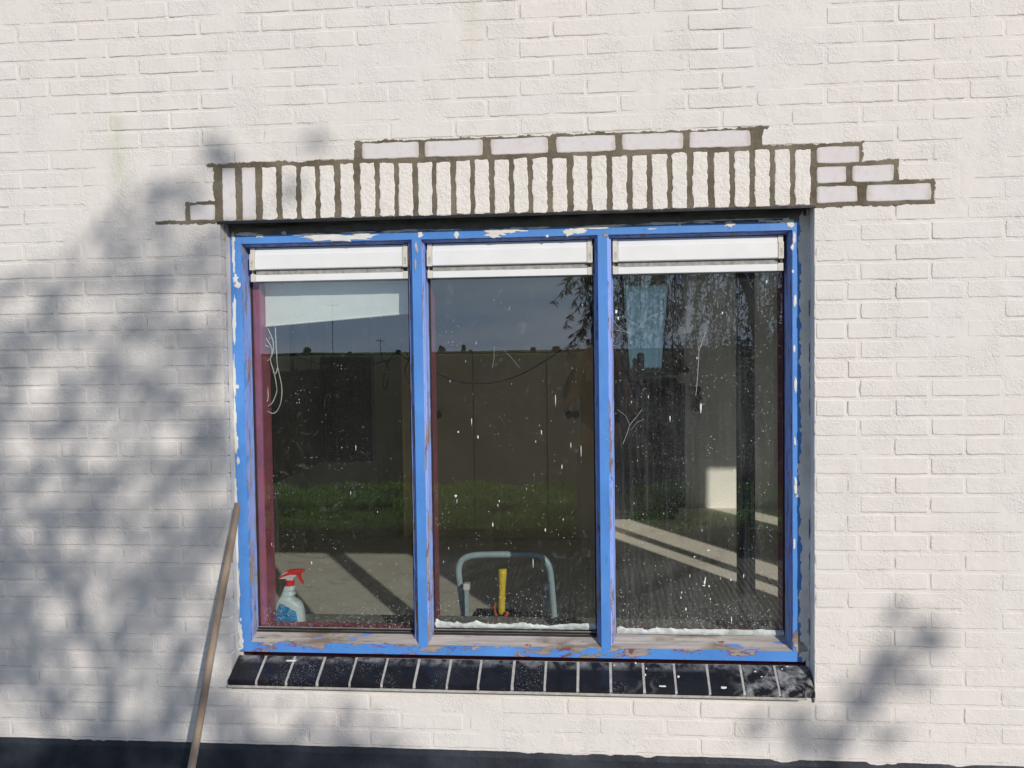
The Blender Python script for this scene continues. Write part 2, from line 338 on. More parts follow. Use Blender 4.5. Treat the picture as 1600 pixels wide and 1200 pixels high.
# ---------------------------------------------------------------- the house: brickwork
house = empty('house', (0, 0, GZ), 'white painted brick house front with a repaired lintel and black plinth', 'house')
Z0 = 1.209; CH = .0625
OX0, OX1, OZ0, OZ1 = -1.275, .703, -1.125, .4465
BW = MB()
def plate(mb, x0, x1, z0, z1, Y, mat, ea=.0011, corner=.004, step=.012, depth=.008, rou=.0006, seed=0, edge=.0011, wav=40):
    w, h = x1-x0, z1-z0
    def ax(L):
        n = max(2, int(L/step)); e = .0022
        return np.concatenate([[0], np.linspace(e, L-e, n+1), [L]])
    u = ax(w); v = ax(h); U, V = np.meshgrid(u, v); X = x0+U; Z = z0+V
    nx, nz = len(u), len(v)
    E = np.zeros_like(U); E[0, :] = E[-1, :] = 1; E[:, 0] = E[:, -1] = 1; E[1, :] = np.maximum(E[1, :], .6); E[-2, :] = np.maximum(E[-2, :], .6); E[:, 1] = np.maximum(E[:, 1], .6); E[:, -2] = np.maximum(E[:, -2], .6)
    dx = fb(X*wav, Z*wav, 11+seed)*2*ea*E; dz = fb(X*wav, Z*wav, 31+seed)*2*ea*E
    cx = np.minimum(U, w-U); cz = np.minimum(V, h-V); k = np.clip(1-(cx+cz)/(corner*2), 0, 1)
    X2 = X+dx+np.where(U < w/2, 1, -1)*k*corner*.5; Z2 = Z+dz+np.where(V < h/2, 1, -1)*k*corner*.5
    er = np.zeros_like(U); er[0, :] = er[-1, :] = 1; er[:, 0] = er[:, -1] = 1
    Yy = Y+er*edge+fb(X*22, Z*22, 5+seed)*rou*2+fb(X*90, Z*90, 7)*rou
    o = len(mb.v); mb.grid(X2, Yy, Z2, mat)
    k = mb.slot(mat); I = np.arange(nx*nz).reshape(nz, nx)
    loop = list(I[0, :])+list(I[1:, -1])+list(I[-1, -2::-1])+list(I[-2:0:-1, 0])
    b = len(mb.v)
    for i in loop:
        p = mb.v[o+i]; mb.v.append((p[0], Y+depth, p[2]))
    n = len(loop)
    for i in range(n):
        mb.f.append((o+int(loop[i]), b+i, b+(i+1) % n, o+int(loop[(i+1) % n]))); mb.m.append(k)
CREV = simple('painted_crevice_shade', (.52, .49, .45), .9, .3, 50)  # dark strips imitate the shade in the crevice under each brick
def crevice_shade(mb, x0, x1, z, seed):
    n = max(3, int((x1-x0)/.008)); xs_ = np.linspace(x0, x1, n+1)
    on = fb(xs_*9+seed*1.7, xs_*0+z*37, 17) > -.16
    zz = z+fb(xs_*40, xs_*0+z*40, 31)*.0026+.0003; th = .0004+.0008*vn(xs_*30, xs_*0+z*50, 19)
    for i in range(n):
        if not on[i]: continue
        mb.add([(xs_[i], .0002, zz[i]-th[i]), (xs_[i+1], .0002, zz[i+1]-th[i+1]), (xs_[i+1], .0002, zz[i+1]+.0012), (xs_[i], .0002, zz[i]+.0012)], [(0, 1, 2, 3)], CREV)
# regions taken by the repair: (x0,x1,z0,z1)
REP = [(-1.292, .702, .4465, .6455), (-.800, .537, .6455, .704), (.702, .850, .575, .6455), (.702, .957, .512, .585), (.702, 1.072, .4465, .521), (-1.394, -1.29, .4465, .517)]
def cut(x0, x1, z0, z1, holes):
    """keep the part of a brick outside the holes: shrinks it in x only"""
    segs = [(x0, x1)]
    for a, b, c, d in holes:
        if z1-.012 <= c or z0+.012 >= d: continue
        new = []
        for s0, s1 in segs:
            if b <= s0 or a >= s1: new.append((s0, s1)); continue
            if a-s0 > .02: new.append((s0, a))
            if s1-b > .02: new.append((b, s1))
        segs = new
    return segs
HOLES = [(OX0, OX1, OZ0-.05, OZ1)]+REP+[(2.494, 3.237, -1.6, 1.1), (4.23, 4.66, -1.6, 1.70)]  # last opening is unseen, added to throw a sun patch on the back wall
XL, XR = -3.4, 5.4
rb = random.Random(3)
for r in range(-22, 45):
    zt = Z0-r*CH; zb = zt-CH
    if zb < -1.368: continue
    even = r % 2 == 0
    js = []
    base = -1.876 if even else -1.767
    if r < 12 or True:
        js = [base+.2178*j for j in range(-9, 34)]
    if r >= 12:                       # beside and under the window the right side has its own rhythm
        js = [x for x in js if x < -.4]
        if even: js += [-.33, -.11, .11, .33, .55, .702, .803, .952]+[1.171+.2215*j for j in range(20)]
        else: js += [-.44+.0, -.22, 0, .22, .44, .62, .842]+[1.063+.2215*j for j in range(20)]
    js = sorted(js)
    for a, b in zip(js[:-1], js[1:]):
        a2 = a+.005+rb.uniform(-.0015, .0015); b2 = b-.005+rb.uniform(-.0015, .0015)
        if b2-a2 < .03: continue
        for s0, s1 in cut(max(a2, XL), min(b2, XR), zb, zt-.011, HOLES):
            if s1-s0 < .03: continue
            inview = -2.7 < s0 < 2.6 and -1.5 < zb < 1.6
            if inview:
                crevice_shade(BW, s0+.004, s1-.004, zb, r)
                if rb.random() < .30:
                    h0 = zb+rb.uniform(.004, .02); h1 = zt-.014-rb.uniform(0, .012); w_ = rb.uniform(.0008, .0018); BW.add([(s0-w_, .0003, h0), (s0+.0014, .0003, h0), (s0+.0014, .0003, h1), (s0-w_*.6, .0003, h1)], [(0, 1, 2, 3)], CREV)  # upright strip: shade painted along the brick's left edge
            plate(BW, s0, s1, zb+rb.uniform(-.0008, .0008), zt-.0105+rb.uniform(-.0012, .0008), rb.uniform(-.0009, .0010), M['wall'], ea=.0013, step=.011 if inview else .05, rou=.00055, corner=rb.uniform(.001, .005), depth=.010)
# joint plane (pointing), with the opening left free
def cells(mb, x0, x1, z0, z1, st, keepfn, yfn, mat):
    xs = np.arange(x0, x1+st/2, st); zs = np.arange(z0, z1+st/2, st); X, Z = np.meshgrid(xs, zs)
    cxm = (X[:-1, :-1]+X[1:, 1:])/2; czm = (Z[:-1, :-1]+Z[1:, 1:])/2
    mb.grid(X, yfn(X, Z), Z, mat, keep=keepfn(cxm, czm))
def jp(X, Z): return .0012+fb(X*5, Z*5, 3)*.0034+fb(X*60, Z*60, 9)*.0009
for (a, b, c, d) in [(-2.7, OX0, -1.5, 1.6), (OX1, 2.494, -1.5, 1.6), (OX0, OX1, OZ1, 1.6), (OX0, OX1, -1.5, OZ0-.045)]:
    nx = max(2, int((b-a)/.012)); nz = max(2, int((d-c)/.012)); X, Z = np.meshgrid(np.linspace(a, b, nx), np.linspace(c, d, nz)); BW.grid(X, jp(X, Z), Z, M['wall'])
for (a, b, c, d) in [(XL, -2.7, -1.6, 2.6), (-2.7, 2.494, 1.6, 2.6), (2.494, XR, 1.70, 2.6), (3.237, 4.23, -1.6, 1.70), (4.66, XR, -1.6, 1.70), (2.494, 3.237, 1.1, 1.70), (-2.7, 2.494, -1.6, -1.5)]:
    X, Z = np.meshgrid(np.linspace(a, b, 3), np.linspace(c, d, 3)); BW.grid(X, X*0+.003, Z, M['wall'])
# core of the wall behind the face
for (a, b, c, d) in [(XL, OX0-.012, -1.6, 2.6), (OX0-.012, OX1+.012, OZ1+.02, 2.6), (OX0-.012, OX1+.012, -1.6, OZ0-.005), (OX1+.012, 2.494, -1.6, 2.6), (2.494, 3.237, 1.1, 2.6), (3.237, 4.23, -1.6, 2.6), (4.23, 4.66, 1.70, 2.6), (4.66, XR, -1.6, 2.6)]:
    BW.box((a, .014, c), (b, .24, d), M['plaster'])
# left reveal: painted brick returning into the opening, then smooth plaster beside the frame
zs = np.linspace(OZ0-.02, OZ1+.01, 420); ys = np.linspace(.0008, .045, 8); Yg, Zg = np.meshgrid(ys, zs)
fr_ = ((Z0-Zg)/CH) % 1.0
gro = np.exp(-((fr_-.06)/.035)**2)
BW.grid(OX0-.0035*gro-.001+fb(Yg*40, Zg*40, 2)*.0022, Yg, Zg, M['wall'])
ys = np.linspace(.040, .088, 8); Yg, Zg = np.meshgrid(ys, zs)
BW.grid(OX0+.0008+fb(Yg*25, Zg*9, 4)*.003+np.clip((Yg-.062)/.026, 0, 1)**2*.010, Yg, Zg, M['plaster'])
# right reveal (faces away from the sun) with its plaster fillet towards the frame
zs = np.linspace(OZ0-.02, OZ1+.01, 300); ys = np.linspace(.0008, .075, 14); Yg, Zg = np.meshgrid(ys, zs)
BW.grid(OX1+.001-fb(Yg*25, Zg*14, 6)*.003-np.exp(-((Yg-.043)/.004)**2)*-.002, Yg, Zg, M['shadeplaster'], flip=True)
BW.grid(OX1-np.linspace(0, .012, 6)[None, :]+fb(Zg[:, :6]*9, Yg[:, :6]*9, 8)*.004*np.linspace(0, 1, 6)[None, :], .072+fb(Zg[:, :6]*20, Yg[:, :6], 5)*.004-np.linspace(0, .004, 6)[None, :], Zg[:, :6], M['shadeplaster'], flip=True)
brickwork = BW.build('brickwork', house)
m = MB(); m.box((2.746, .09, -1.6), (2.866, .11, 1.1), M['blue'], .002); m.build('door_post', house)
# plinth
PL = MB(); X, Z = np.meshgrid(np.linspace(XL, 2.55, 700), np.linspace(0, 1, 14))
top = -1.362+fb(X*35, X*0, 3)*.0014
PL.grid(X, -.004+fb(X*12, Z*3, 4)*.003+np.clip((Z-.93)/.07, 0, 1)*.004, GZ-.02+Z*(top-GZ+.02), M['plinth'])
X2 = X[-2:, :]; PL.grid(X2, np.array([[-.001]]*1+[[.012]])+X2*0, top[-2:, :]+np.array([[0], [0.0005]]), M['plinth'])
PL.build('plinth', house)
# fresh mortar sheet with ragged outline
def mort_keep(cx, cz):
    n1 = fb(cx*75, cz*75, 21)*.008+fb(cx*19, cz*19, 25)*.0075
    k = np.zeros_like(cx, bool)
    rects = [(-1.292, .704, .4485, .6455), (-.800, .538, .640, .7035), (.690, .852, .57, .6455), (.690, .960, .505, .586), (.690, 1.073, .4435, .5215), (-1.395, -1.285, .4465, .518), (-1.505, -1.285, .4445, .4565), (-1.315, -1.2, .634, .6455), (.53, .556, .696, .7035)]
    for a, b, c, d in rects: k |= (cx > a+n1) & (cx < b+n1) & (cz > c+n1*.7) & (cz < d+n1*.7)
    # keep the steel free: nothing hangs under the brick course inside the opening
    k &= ~((cx > OX0-.005) & (cx < OX1) & (cz < .4492))
    return k
MO = MB(); cells(MO, -1.54, 1.10, .434, .712, .0022, mort_keep, lambda X, Z: -.0016+fb(X*30, Z*30, 2)*.0012+fb(X*140, Z*140, 4)*.0009, M['mortar'])
MO.build('mortar_joints', house)
# smooth new bricks
NB = [(-.775, -.580, 8), (-.562, -.365, 8), (-.341, -.149, 8), (-.125, .071, 8), (.090, .289, 8), (.306, .503, 8), (.708, .843, 9), (.708, .801, 10), (.819, .949, 10), (.708, .837, 11), (.862, 1.063, 11), (-1.380, -1.287, 11)]
for i, (a, b, r) in enumerate(NB):
    m = MB(); zt = Z0-r*CH-.0135; zb = Z0-(r+1)*CH-.003
    plate(m, a+.0015, b-.0015, zb, zt, -.0034, M['newb'], ea=.0016, corner=.0035, step=.010, rou=.0002, seed=i, depth=.006)
    m.build('new_brick', house)
SX = [348, 379, 410, 441, 471, 501, 532.5, 563.7, 593.7, 623.7, 653.7, 682.5, 713, 742, 773, 803, 832.5, 864, 895.7, 925, 956.7, 988, 1019, 1050, 1082.5, 1115.5, 1147.6, 1179.4, 1210.6, 1242.4]
sx = [at(p, 300, 0).x for p in SX]
for i, x in enumerate(sx):
    w = .0475+rb.uniform(-.0015, .002) if i > 1 else .046
    m = MB(); nw = i < 2
    plate(m, x, x+w, .4515+rb.uniform(-.001, .001), .6290+rb.uniform(-.004, .003), -.0036 if nw else rb.uniform(-.0052, -.0035), M['newb'] if nw else M['soldier'], ea=.0016 if nw else .0026, corner=.0022, step=.008, rou=.0002 if nw else .0008, seed=40+i, depth=.008, wav=60)
    m.build('new_brick' if nw else 'soldier_brick', house)
# steel lintel
LT = MB(); LT.box((OX0-.008, -.0035, .4410), (OX1+.004, .004, .4505), M['black'], .0012); LT.box((OX0-.002, .0045, .4475), (OX1+.002, .066, .4550), M['black'], .001)
LT.build('steel_lintel', house)
mg = MB(); X, Z = np.meshgrid(np.linspace(OX0+.005, OX1-.002, 300), np.linspace(.4095, .4545, 8)); mg.grid(X, .072+fb(X*6, Z*40, 3)*.010+(.4545-Z)*.10-.002, Z, M['greycaulk']); mg.build('membrane_strip', house)
# ---------------------------------------------------------------- window frame
FY = .070; GY = .150; K = (DIST+FY)/(DIST+.085)
def k_(v): return v*K
fx0, fx1 = k_(-1.2757), OX1-.004
FT0, FT1 = k_(.3835), k_(.4120); FB0, FB1 = k_(-1.0645), k_(-1.0290)
JL = k_(-1.2357); JR = k_(.6515)
FR = MB()
def strip(mb, x0, x1, z0, z1, y, mat, amp=.0006, st=.02, sides=True, dep=.06):
    nx = max(2, int((x1-x0)/st)); nz = max(2, int((z1-z0)/st)); X, Z = np.meshgrid(np.linspace(x0, x1, nx+1), np.linspace(z0, z1, nz+1))
    mb.grid(X, y+fb(X*8, Z*8, 12)*amp*2, Z, mat)
    b = .0012
    mb.add([(x0, y, z0), (x1, y, z0), (x1, y, z1), (x0, y, z1), (x0-b*0, y+dep, z0), (x1, y+dep, z0), (x1, y+dep, z1), (x0, y+dep, z1)], [(0, 4, 5, 1), (1, 5, 6, 2), (2, 6, 7, 3), (3, 7, 4, 0)], mat)
strip(FR, fx0, JL, FB1+.0005, FT0-.0003, FY, M['blue'])
strip(FR, JR, fx1, FB1+.0005, FT0-.0003, FY, M['blue'])
strip(FR, fx0, fx1, FT0, FT1, FY, M['blue'])
strip(FR, fx0, fx1, FB0, FB1, FY, M['bluepeel'])
FR.box((fx0-.02, GY+.008, -1.10), (fx1+.02, .242, -1.003), M['maroon']); FR.box((fx0-.02, GY+.008, .30), (fx1+.02, .242, .47), M['maroon'])
# white filler smears on the blue top rail and down the left side
def blob(mb, cx, cz, w, h, y, mat, seed, n=26, th=.0008, rag=.35):
    vs = [(cx, y-th*1.6, cz)]; inner = []; 
    for i in range(n):
        a = 2*math.pi*i/n; q = 1+rag*(mn.noise(Vector((math.cos(a)*2.3, math.sin(a)*2.3, seed*3.7)))*1.6+mn.noise(Vector((math.cos(a)*7, math.sin(a)*7, seed*1.7)))*.8)
        q = max(.25, q); vs.append((cx+math.cos(a)*w/2*q*.8, y-th, cz+math.sin(a)*h/2*q*.8))
    for i in range(n):
        p = vs[1+i]; vs.append((cx+(p[0]-cx)*1.12, y+.0002, cz+(p[2]-cz)*1.12))
    fs = [(0, 1+i, 1+(i+1) % n) for i in range(n)]+[(1+i, 1+n+i, 1+n+(i+1) % n, 1+(i+1) % n) for i in range(n)]
    mb.add(vs, fs, mat)
FI = MB()
def pblob(px, py, w, h, seed, rag=.35, mb=FI, mat=None, y=None, th=.0008):
    y = FY-.0012 if y is None else y
    p = at(px, py, y); s = (DIST+y)/F_PX; blob(mb, p.x, p.z, w*s, h*s, y, mat or M['caulk'], seed, rag=rag, th=th, n=30)
for i, a in enumerate([(500, 369, 70, 9), (530, 372, 95, 10), (566, 368, 40, 9), (388, 366, 40, 6), (405, 369, 18, 6), (444, 364, 9, 7), (713, 367, 9, 12), (780, 363, 42, 11), (800, 360, 40, 8), (772, 368, 20, 8), (900, 360, 36, 10), (920, 356, 50, 7), (938, 354, 60, 6), (888, 364, 18, 9), (855, 369, 5, 5), (1140, 350, 16, 10), (1190, 345, 12, 4), (1228, 345, 26, 8), (1235, 349, 14, 12), (1241, 372, 5, 20), (1238, 386, 6, 10), (657, 367, 8, 10), (640, 360, 60, 4), (614, 362, 40, 4), (1155, 343, 120, 3), (1030, 349, 70, 4), (700, 359, 50, 3), (840, 356, 40, 3), (1239, 424, 4, 6), (1017, 358, 22, 2), (1062, 350, 6, 6), (1242, 470, 5, 22), (1241, 545, 4, 14), (1243, 600, 5, 26), (1242, 690, 4, 16), (1243, 760, 5, 30), (1241, 850, 4, 18), (1236, 352, 12, 8), (1205, 346, 26, 4), (960, 352, 50, 3), (560, 363, 60, 3), (480, 366, 50, 4), (1100, 347, 34, 4)]): pblob(*a, seed=i+1, rag=.55 if a[2] > 14 else .3)
for i, a in enumerate([(368, 436, 9, 18), (371, 446, 13, 11), (366, 500, 7, 80), (366, 590, 6, 70), (370, 604, 8, 9), (367, 650, 6, 60), (369, 690, 7, 44), (372, 720, 6, 13), (368, 770, 6, 60), (370, 840, 6, 120), (372, 920, 6, 80), (375, 985, 8, 30), (377, 1004, 9, 20), (365, 400, 5, 70), (364, 375, 6, 30), (372, 1014, 12, 6), (376, 968, 4, 6)]): pblob(*a, seed=i+50, rag=.4)
# grey plaster smears over the right jamb
for i in range(34):
    yy = 350+i*20; pblob(1258+rb.uniform(-2, 2), yy, 17+rb.uniform(-6, 5), 46, seed=i+90, rag=.4, mat=M['shadeplaster'], y=FY-.0008)
for i, a in enumerate([(700, 1021, 8, 3), (1244, 1000, 10, 30), (1252, 1012, 18, 22)]): pblob(*a, seed=i+170, mat=M['oldwood'])
for a in ((650, 385, 4, 16), (652, 392, 3, 14), (649, 413, 4, 20), (649, 418, 3, 10), (947, 368, 10, 5)): pblob(*a, seed=int(a[0]+a[1]), mb=FI, mat=M['oldwood'], y=FY-.0020, th=.0005)
FR.v += []; o_ = len(FR.v)
FR.v += FI.v; FR.f += [tuple(o_+i for i in f) for f in FI.f]; FR.m += [FR.slot(FI.mats[k]) for k in FI.m]      # filler smears belong to the frame's surface
frame = FR.build('window_frame', house)
# mullions
MX = [(k_(-.6278), k_(-.5962)), (k_(.0097), k_(.0413))]
for a, b in MX:
    m = MB(); strip(m, a, b, FB1-.004, FT0-.0002, FY-.0006, M['blue'], dep=.082)
    # the foot is tapered where the mullion dies into the bottom rail
    m.add([(a, FY-.0006, FB1-.0042), (b, FY-.0006, FB1-.0042), ((a+b)/2+.006, FY-.001, FB1-.013), ((a+b)/2-.006, FY-.001, FB1-.013)], [(0, 3, 2, 1)], M['blue'])
    m.build('mullion', frame)
# glazing beads: mitred rings from the front opening down to the glass
OPEN = [(JL, MX[0][0], -1.2290, -.6510), (MX[0][1], MX[1][0], -.5835, -.0055), (MX[1][1], JR, .0600, .6375)]
GZ0, GZ1 = -.9990, .2515
PROF = [(FY, 0.0), (FY+.0135, .04), (FY+.0155, .36), (FY+.024, .40), (FY+.027, .68), (FY+.034, .72), (GY-.022, .86), (GY-.016, 1.0), (GY+.002, 1.0)]
for i, (a, b, ga, gb) in enumerate(OPEN):
    m = MB(); n = 90
    for side in range(4):
        rows = []
        for (y, q) in PROF:
            x0 = a+(ga-a)*q; x1 = b+(gb-b)*q; z1 = FT0+(.3702-FT0)*q
            z0 = FB1+(GZ0-FB1)*min(1, (y-FY)/(GY-FY)*1.0)
            c = [(x0, z0), (x1, z0), (x1, z1), (x0, z1)]; p, r = c[side], c[(side+1) % 4]
            rows.append([(p[0]+(r[0]-p[0])*j/n, y, p[1]+(r[1]-p[1])*j/n) for j in range(n+1)])
        A = np.array(rows); X, Y, Z = A[..., 0], A[..., 1], A[..., 2]
        w = fb((X+Z)*30+side*7, Y*60, 3+i)*.0012; w[0] = 0
        if side == 0: Z = Z+w+fb(X*15, Y*200, 6)*.0010; Z[0] = A[0, :, 2]
        elif side == 2: Z = Z+w
        else: X = X+w
        m.grid(X, Y, Z, M['oldwood'] if side == 0 else M['bead'], flip=True)
    m.build('glazing_bead', frame)
# maroon inner jambs behind the glass
m = MB()
for a, b in [(-1.31, -1.1985), (-.655, -.579), (-.004, .056), (.6330, .72)]:
    m.box((a, GY+.008, -1.003), (b, .243, .31), M['maroon'], .002)
m.build('inner_frame', frame)
# black rubber and pale sealant along the foot of the glass
for i, (a, b, ga, gb) in enumerate(OPEN):
    m = MB()
    if i < 2:
        m.tube([(ga+.001, GY-.008, -.9955), (gb-.001, GY-.008, -.9955)], .0060, M['rubber'], 8, flat=.8); m.tube([(ga+.002, GY-.020, -1.0035), (gb-.002, GY-.020, -1.0035)], .0045, M['rubber'], 8)
        m.tube([(ga+.002, GY-.015, -.990), (gb-.002, GY-.015, -.990)], .0022, M['greycaulk'], 6)
        m.box((ga, GY-.006, -.99), (ga+.006, GY-.001, GZ1), M['rubber']); 
    m.box((gb-.005, GY-.006, -.99), (gb, GY-.001, GZ1), M['rubber'])
    m.build('glazing_gasket', frame)
    if i > 0:
        m = MB(); nx = 220; X, T = np.meshgrid(np.linspace(ga+.003, gb-.003, nx), np.linspace(0, 1, 7))
        h = (.017 if i == 1 else .019)+fb(X*14, X*0, 5+i)*.012+np.clip(fb(X*40, X*0, 8+i), 0, 1)*.012
        base = -.9865 if i == 1 else -.9975
        m.grid(X, GY-.003-.004*np.sin(T*math.pi)+fb(X*60, T*3, 3)*.002, base+T*h, M['sealant']); m.build('sealant_bead', frame)
# glass panes with splashes, drips and cobweb threads on the outside
def fly(mb, px, py, w, h, seed, tilt=0.):
    p = at(px, py, GY-.001); s = (DIST+GY)/F_PX; n = 9; vs = []
    for i in range(n):
        a = 2*math.pi*i/n; q = .6+.5*abs(mn.noise(Vector((math.cos(a)*1.7, math.sin(a)*1.7, seed*2.3))))*1.4
        dx = math.cos(a)*w/2*s*q*(.62+.3*math.sin(a)); dz = math.sin(a)*h/2*s*q*.85
        vs.append((p.x+dx+tilt*dz, GY-.0012, p.z+dz))
    mb.add(vs, [tuple(range(n))], M['splat'])
def thread(mb, pts, w=.8, mat='web'):
    s = (DIST+GY)/F_PX; mb.tube([at(x, y, GY-.002) for x, y in pts], w*s*.23, M[mat], 4, cap=False)
EXP = {0: [(556, 700, 2, 14), (548, 770, 2, 9), (590, 800, 3, 3), (487, 880, 3, 8)],
       1: [(712, 775, 8, 6), (714, 783, 2, 10), (747, 683, 4, 8), (737, 660, 2, 18), (868, 625, 2, 30), (908, 705, 2, 30), (892, 696, 2, 14), (878, 730, 3, 12), (770, 820, 4, 10), (852, 828, 4, 8), (846, 676, 3, 9), (716, 675, 4, 5), (780, 783, 3, 6), (778, 790, 2, 8), (833, 880, 2, 26), (837, 690, 2, 6), (880, 812, 2, 8)],
       2: [(1095, 638, 5, 24), (1198, 440, 5, 7), (1129, 489, 4, 6), (1047, 655, 3, 14), (1101, 910, 5, 12), (1100, 915, 9, 3), (1072, 952, 4, 8), (1143, 969, 3, 14), (1162, 900, 3, 9), (1013, 620, 2, 8), (1089, 560, 3, 5), (1102, 905, 3, 10), (1108, 916, 5, 5), (1078, 900, 2, 8), (1065, 926, 3, 7), (1085, 870, 6, 3), (1107, 860, 8, 4), (1142, 906, 4, 6), (1148, 735, 3, 6), (983, 812, 3, 3), (1064, 934, 4, 5), (1110, 936, 4, 4), (963, 487, 7, 10), (966, 497, 5, 8)]}
for i, (a, b, ga, gb) in enumerate(OPEN):
    m = MB(); gm = M[('glassA', 'glassB', 'glassC')[i]]
    x0, x1, z0, z1 = ga-.008, gb+.008, GZ0-.008, .36
    m.add([(x0, GY, z0), (x1, GY, z0), (x1, GY, z1), (x0, GY, z1)], [(0, 1, 2, 3)], gm)
    m.add([(x0, GY+.006, z0), (x1, GY+.006, z0), (x1, GY+.006, z1), (x0, GY+.006, z1)], [(3, 2, 1, 0)], M['clear'])
    rg = random.Random(20+i)
    pxs = [(412, 638), (684, 926), (962, 1214)][i]; cnt = (150, 190, 540)[i]
    for j, s in enumerate(EXP[i]): fly(m, *s, seed=j)
    for j in range(cnt):
        py = 440+(1-rg.random()**1.6)*535; w = rg.choice([.45, .55, .6, .7, .8, .9, 1.1, 1.6]); h = w*rg.choice([1, 1, 1.3, 1.8, 3, 5]) if rg.random() < .6 else w
        fly(m, rg.uniform(*pxs), py, w*.9, h*.9, seed=100+j, tilt=rg.uniform(-.3, .3))
    for j in range((14, 22, 22)[i]):     # faint scratches and webs
        x = rg.uniform(*pxs); y = rg.uniform(470, 930); ang = rg.uniform(0, 6.28); L = rg.uniform(5, 24); pts = [(x, y)]
        for q in range(7): ang += rg.uniform(-.5, .5); pts.append((min(max(pts[-1][0]+math.cos(ang)*L/7, pxs[0]), pxs[1]), pts[-1][1]+math.sin(ang)*L/7))
        thread(m, pts, .11)
    if i == 2:
        thread(m, [(1102, 520), (1095, 540), (1092, 548), (1091, 570), (1089, 600), (1087, 618)], 1.3)
        thread(m, [(1090, 536), (1092, 548)], .8); thread(m, [(1100, 528), (1104, 505), (1112, 490)], .4)
        thread(m, [(958, 500), (967, 512), (985, 521), (1000, 510), (1015, 495), (1030, 490)], .8); thread(m, [(960, 496), (975, 495), (990, 505), (1003, 512)], .7)
        thread(m, [(958, 515), (975, 518), (986, 522)], .8); thread(m, [(1000, 510), (1008, 500), (1010, 480)], .5)
        thread(m, [(973, 694), (979, 680), (984, 664), (994, 652), (1003, 640)], .9); thread(m, [(984, 664), (978, 650), (965, 640)], .6); thread(m, [(986, 672), (995, 660), (1006, 655)], .6)
    if i == 1:
        thread(m, [(772, 540), (772, 560), (769, 575)], .6); thread(m, [(785, 545), (800, 560), (812, 575)], .4)
    m.build('glass_pane', house)
# ventilators on top of each pane
for i, (a, b, ga, gb) in enumerate(OPEN):
    v = bpy.data.objects.new('ventilator', None); scene.collection.objects.link(v); v.location = (0, 0, 0); v.empty_display_size = .05; setp(v, house)
    x0, x1 = [(-1.212, -.6470), (-.5790, -.0085), (.0598, .6265)][i]
    m = MB(); P1 = [(.150, .2925), (.103, .2925), (.0995, .2955), (.0995, .3430), (.104, .3475), (.104, .3560), (.110, .3640), (.116, .3640), (.116, .3700), (.150, .3700)]
    m.prism_x(x0+.0192, x1-.0192, P1, M['vent']); m.box((x0+.017, .118, .2905), (x1-.017, .1495, .3690), M['gap']); h = m.build('vent_hood', v)
    m = MB(); m.box((x0+.018, .1125, .2745), (x1-.018, .149, .2922), M['gap']); m.build('vent_slot', v)
    m = MB(); m.box((x0+.0185, .1075, .2520), (x1-.0185, .149, .2745), M['vent'], .0012); m.build('vent_rail', v)
    for sgn, xa, xb in ((-1, x0, x0+.018), (1, x1-.018, x1)):
        m = MB(); m.box((xa, .0965, .2915), (xb, .150, .3480), M['cap'], .0018); m.box((xa+.0005, .106, .3480), (xb-.0005, .150, .3705), M['cap'], .0015)
        m.box((xa, .1060, .2515), (xb, .150, .2775), M['cap'], .0012); m.box((xa+(0 if sgn < 0 else .012), .118, .2775), (xb-(.012 if sgn < 0 else 0), .150, .2915), M['cap'])
        cx = (xa+xb)/2
        for q in range(5): m.tube([(cx-.004+.0018*math.sin(q*2.1), .0958, .303+q*.0052), (cx+.002, .0955, .3045+q*.0052+.002*math.sin(q)), (cx+.0045, .0958, .302+q*.0052)], .0006, M['scuff'], 5)
        m.build('vent_end_cap', v)
# ---------------------------------------------------------------- sill of black glazed tiles
fr_px = [355, 400, 447, 495, 546, 596, 647, 698, 747, 800, 851, 903, 955, 1007, 1057, 1110, 1164, 1219, 1272]
xs = [at(p, 1065, -.03).x for p in fr_px]; xs[0] = OX0-.003; xs[-1] = OX1-.006
SB = MB()
def sillz(y): return -1.1255+(y+.03)/(.075+.03)*(.0545)
bed = [(-.028, -1.1400), (-.0262, -1.1285), (.072, sillz(.072)-.0015), (.075, -1.16), (.004, -1.150)]
SB.prism_x(OX0+.002, OX1-.008, bed, M['grout'])
SB.box((OX0-.006, -.0235, -1.1545), (OX1-.03, .004, -1.1445), M['grout'], .002)
sillo = SB.build('window_sill', house)
for i in range(18):
    a, b = xs[i]+.0045+rb.uniform(-.0006, .0006), xs[i+1]-.0045+rb.uniform(-.0006, .0006); dz = rb.uniform(-.0008, .0008); dy = rb.uniform(-.001, .001)
    if i == 0: a = OX0+.0005
    if i == 17: b = OX1-.005
    bm = bmesh.new(); prof = [(-.03+dy, -1.1430), (-.03+dy, -1.1268+dz), (-.0275+dy, -1.1245+dz), (.070, sillz(.070)+.0008+dz), (.070, -1.09), (.012, -1.1430)]
    vs0 = [bm.verts.new((a, y, z)) for y, z in prof]; vs1 = [bm.verts.new((b, y, z)) for y, z in prof]; n = len(prof)
    for k in range(n): bm.faces.new((vs0[k], vs0[(k+1) % n], vs1[(k+1) % n], vs1[k]))
    bm.faces.new(vs0[::-1]); bm.faces.new(vs1); bmesh.ops.recalc_face_normals(bm, faces=bm.faces[:])
    bmesh.ops.bevel(bm, geom=bm.edges[:], offset=.0012, segments=2, affect='EDGES')
    m = MB(); m.bm(bm, M['tile']); m.build('sill_tile', sillo)
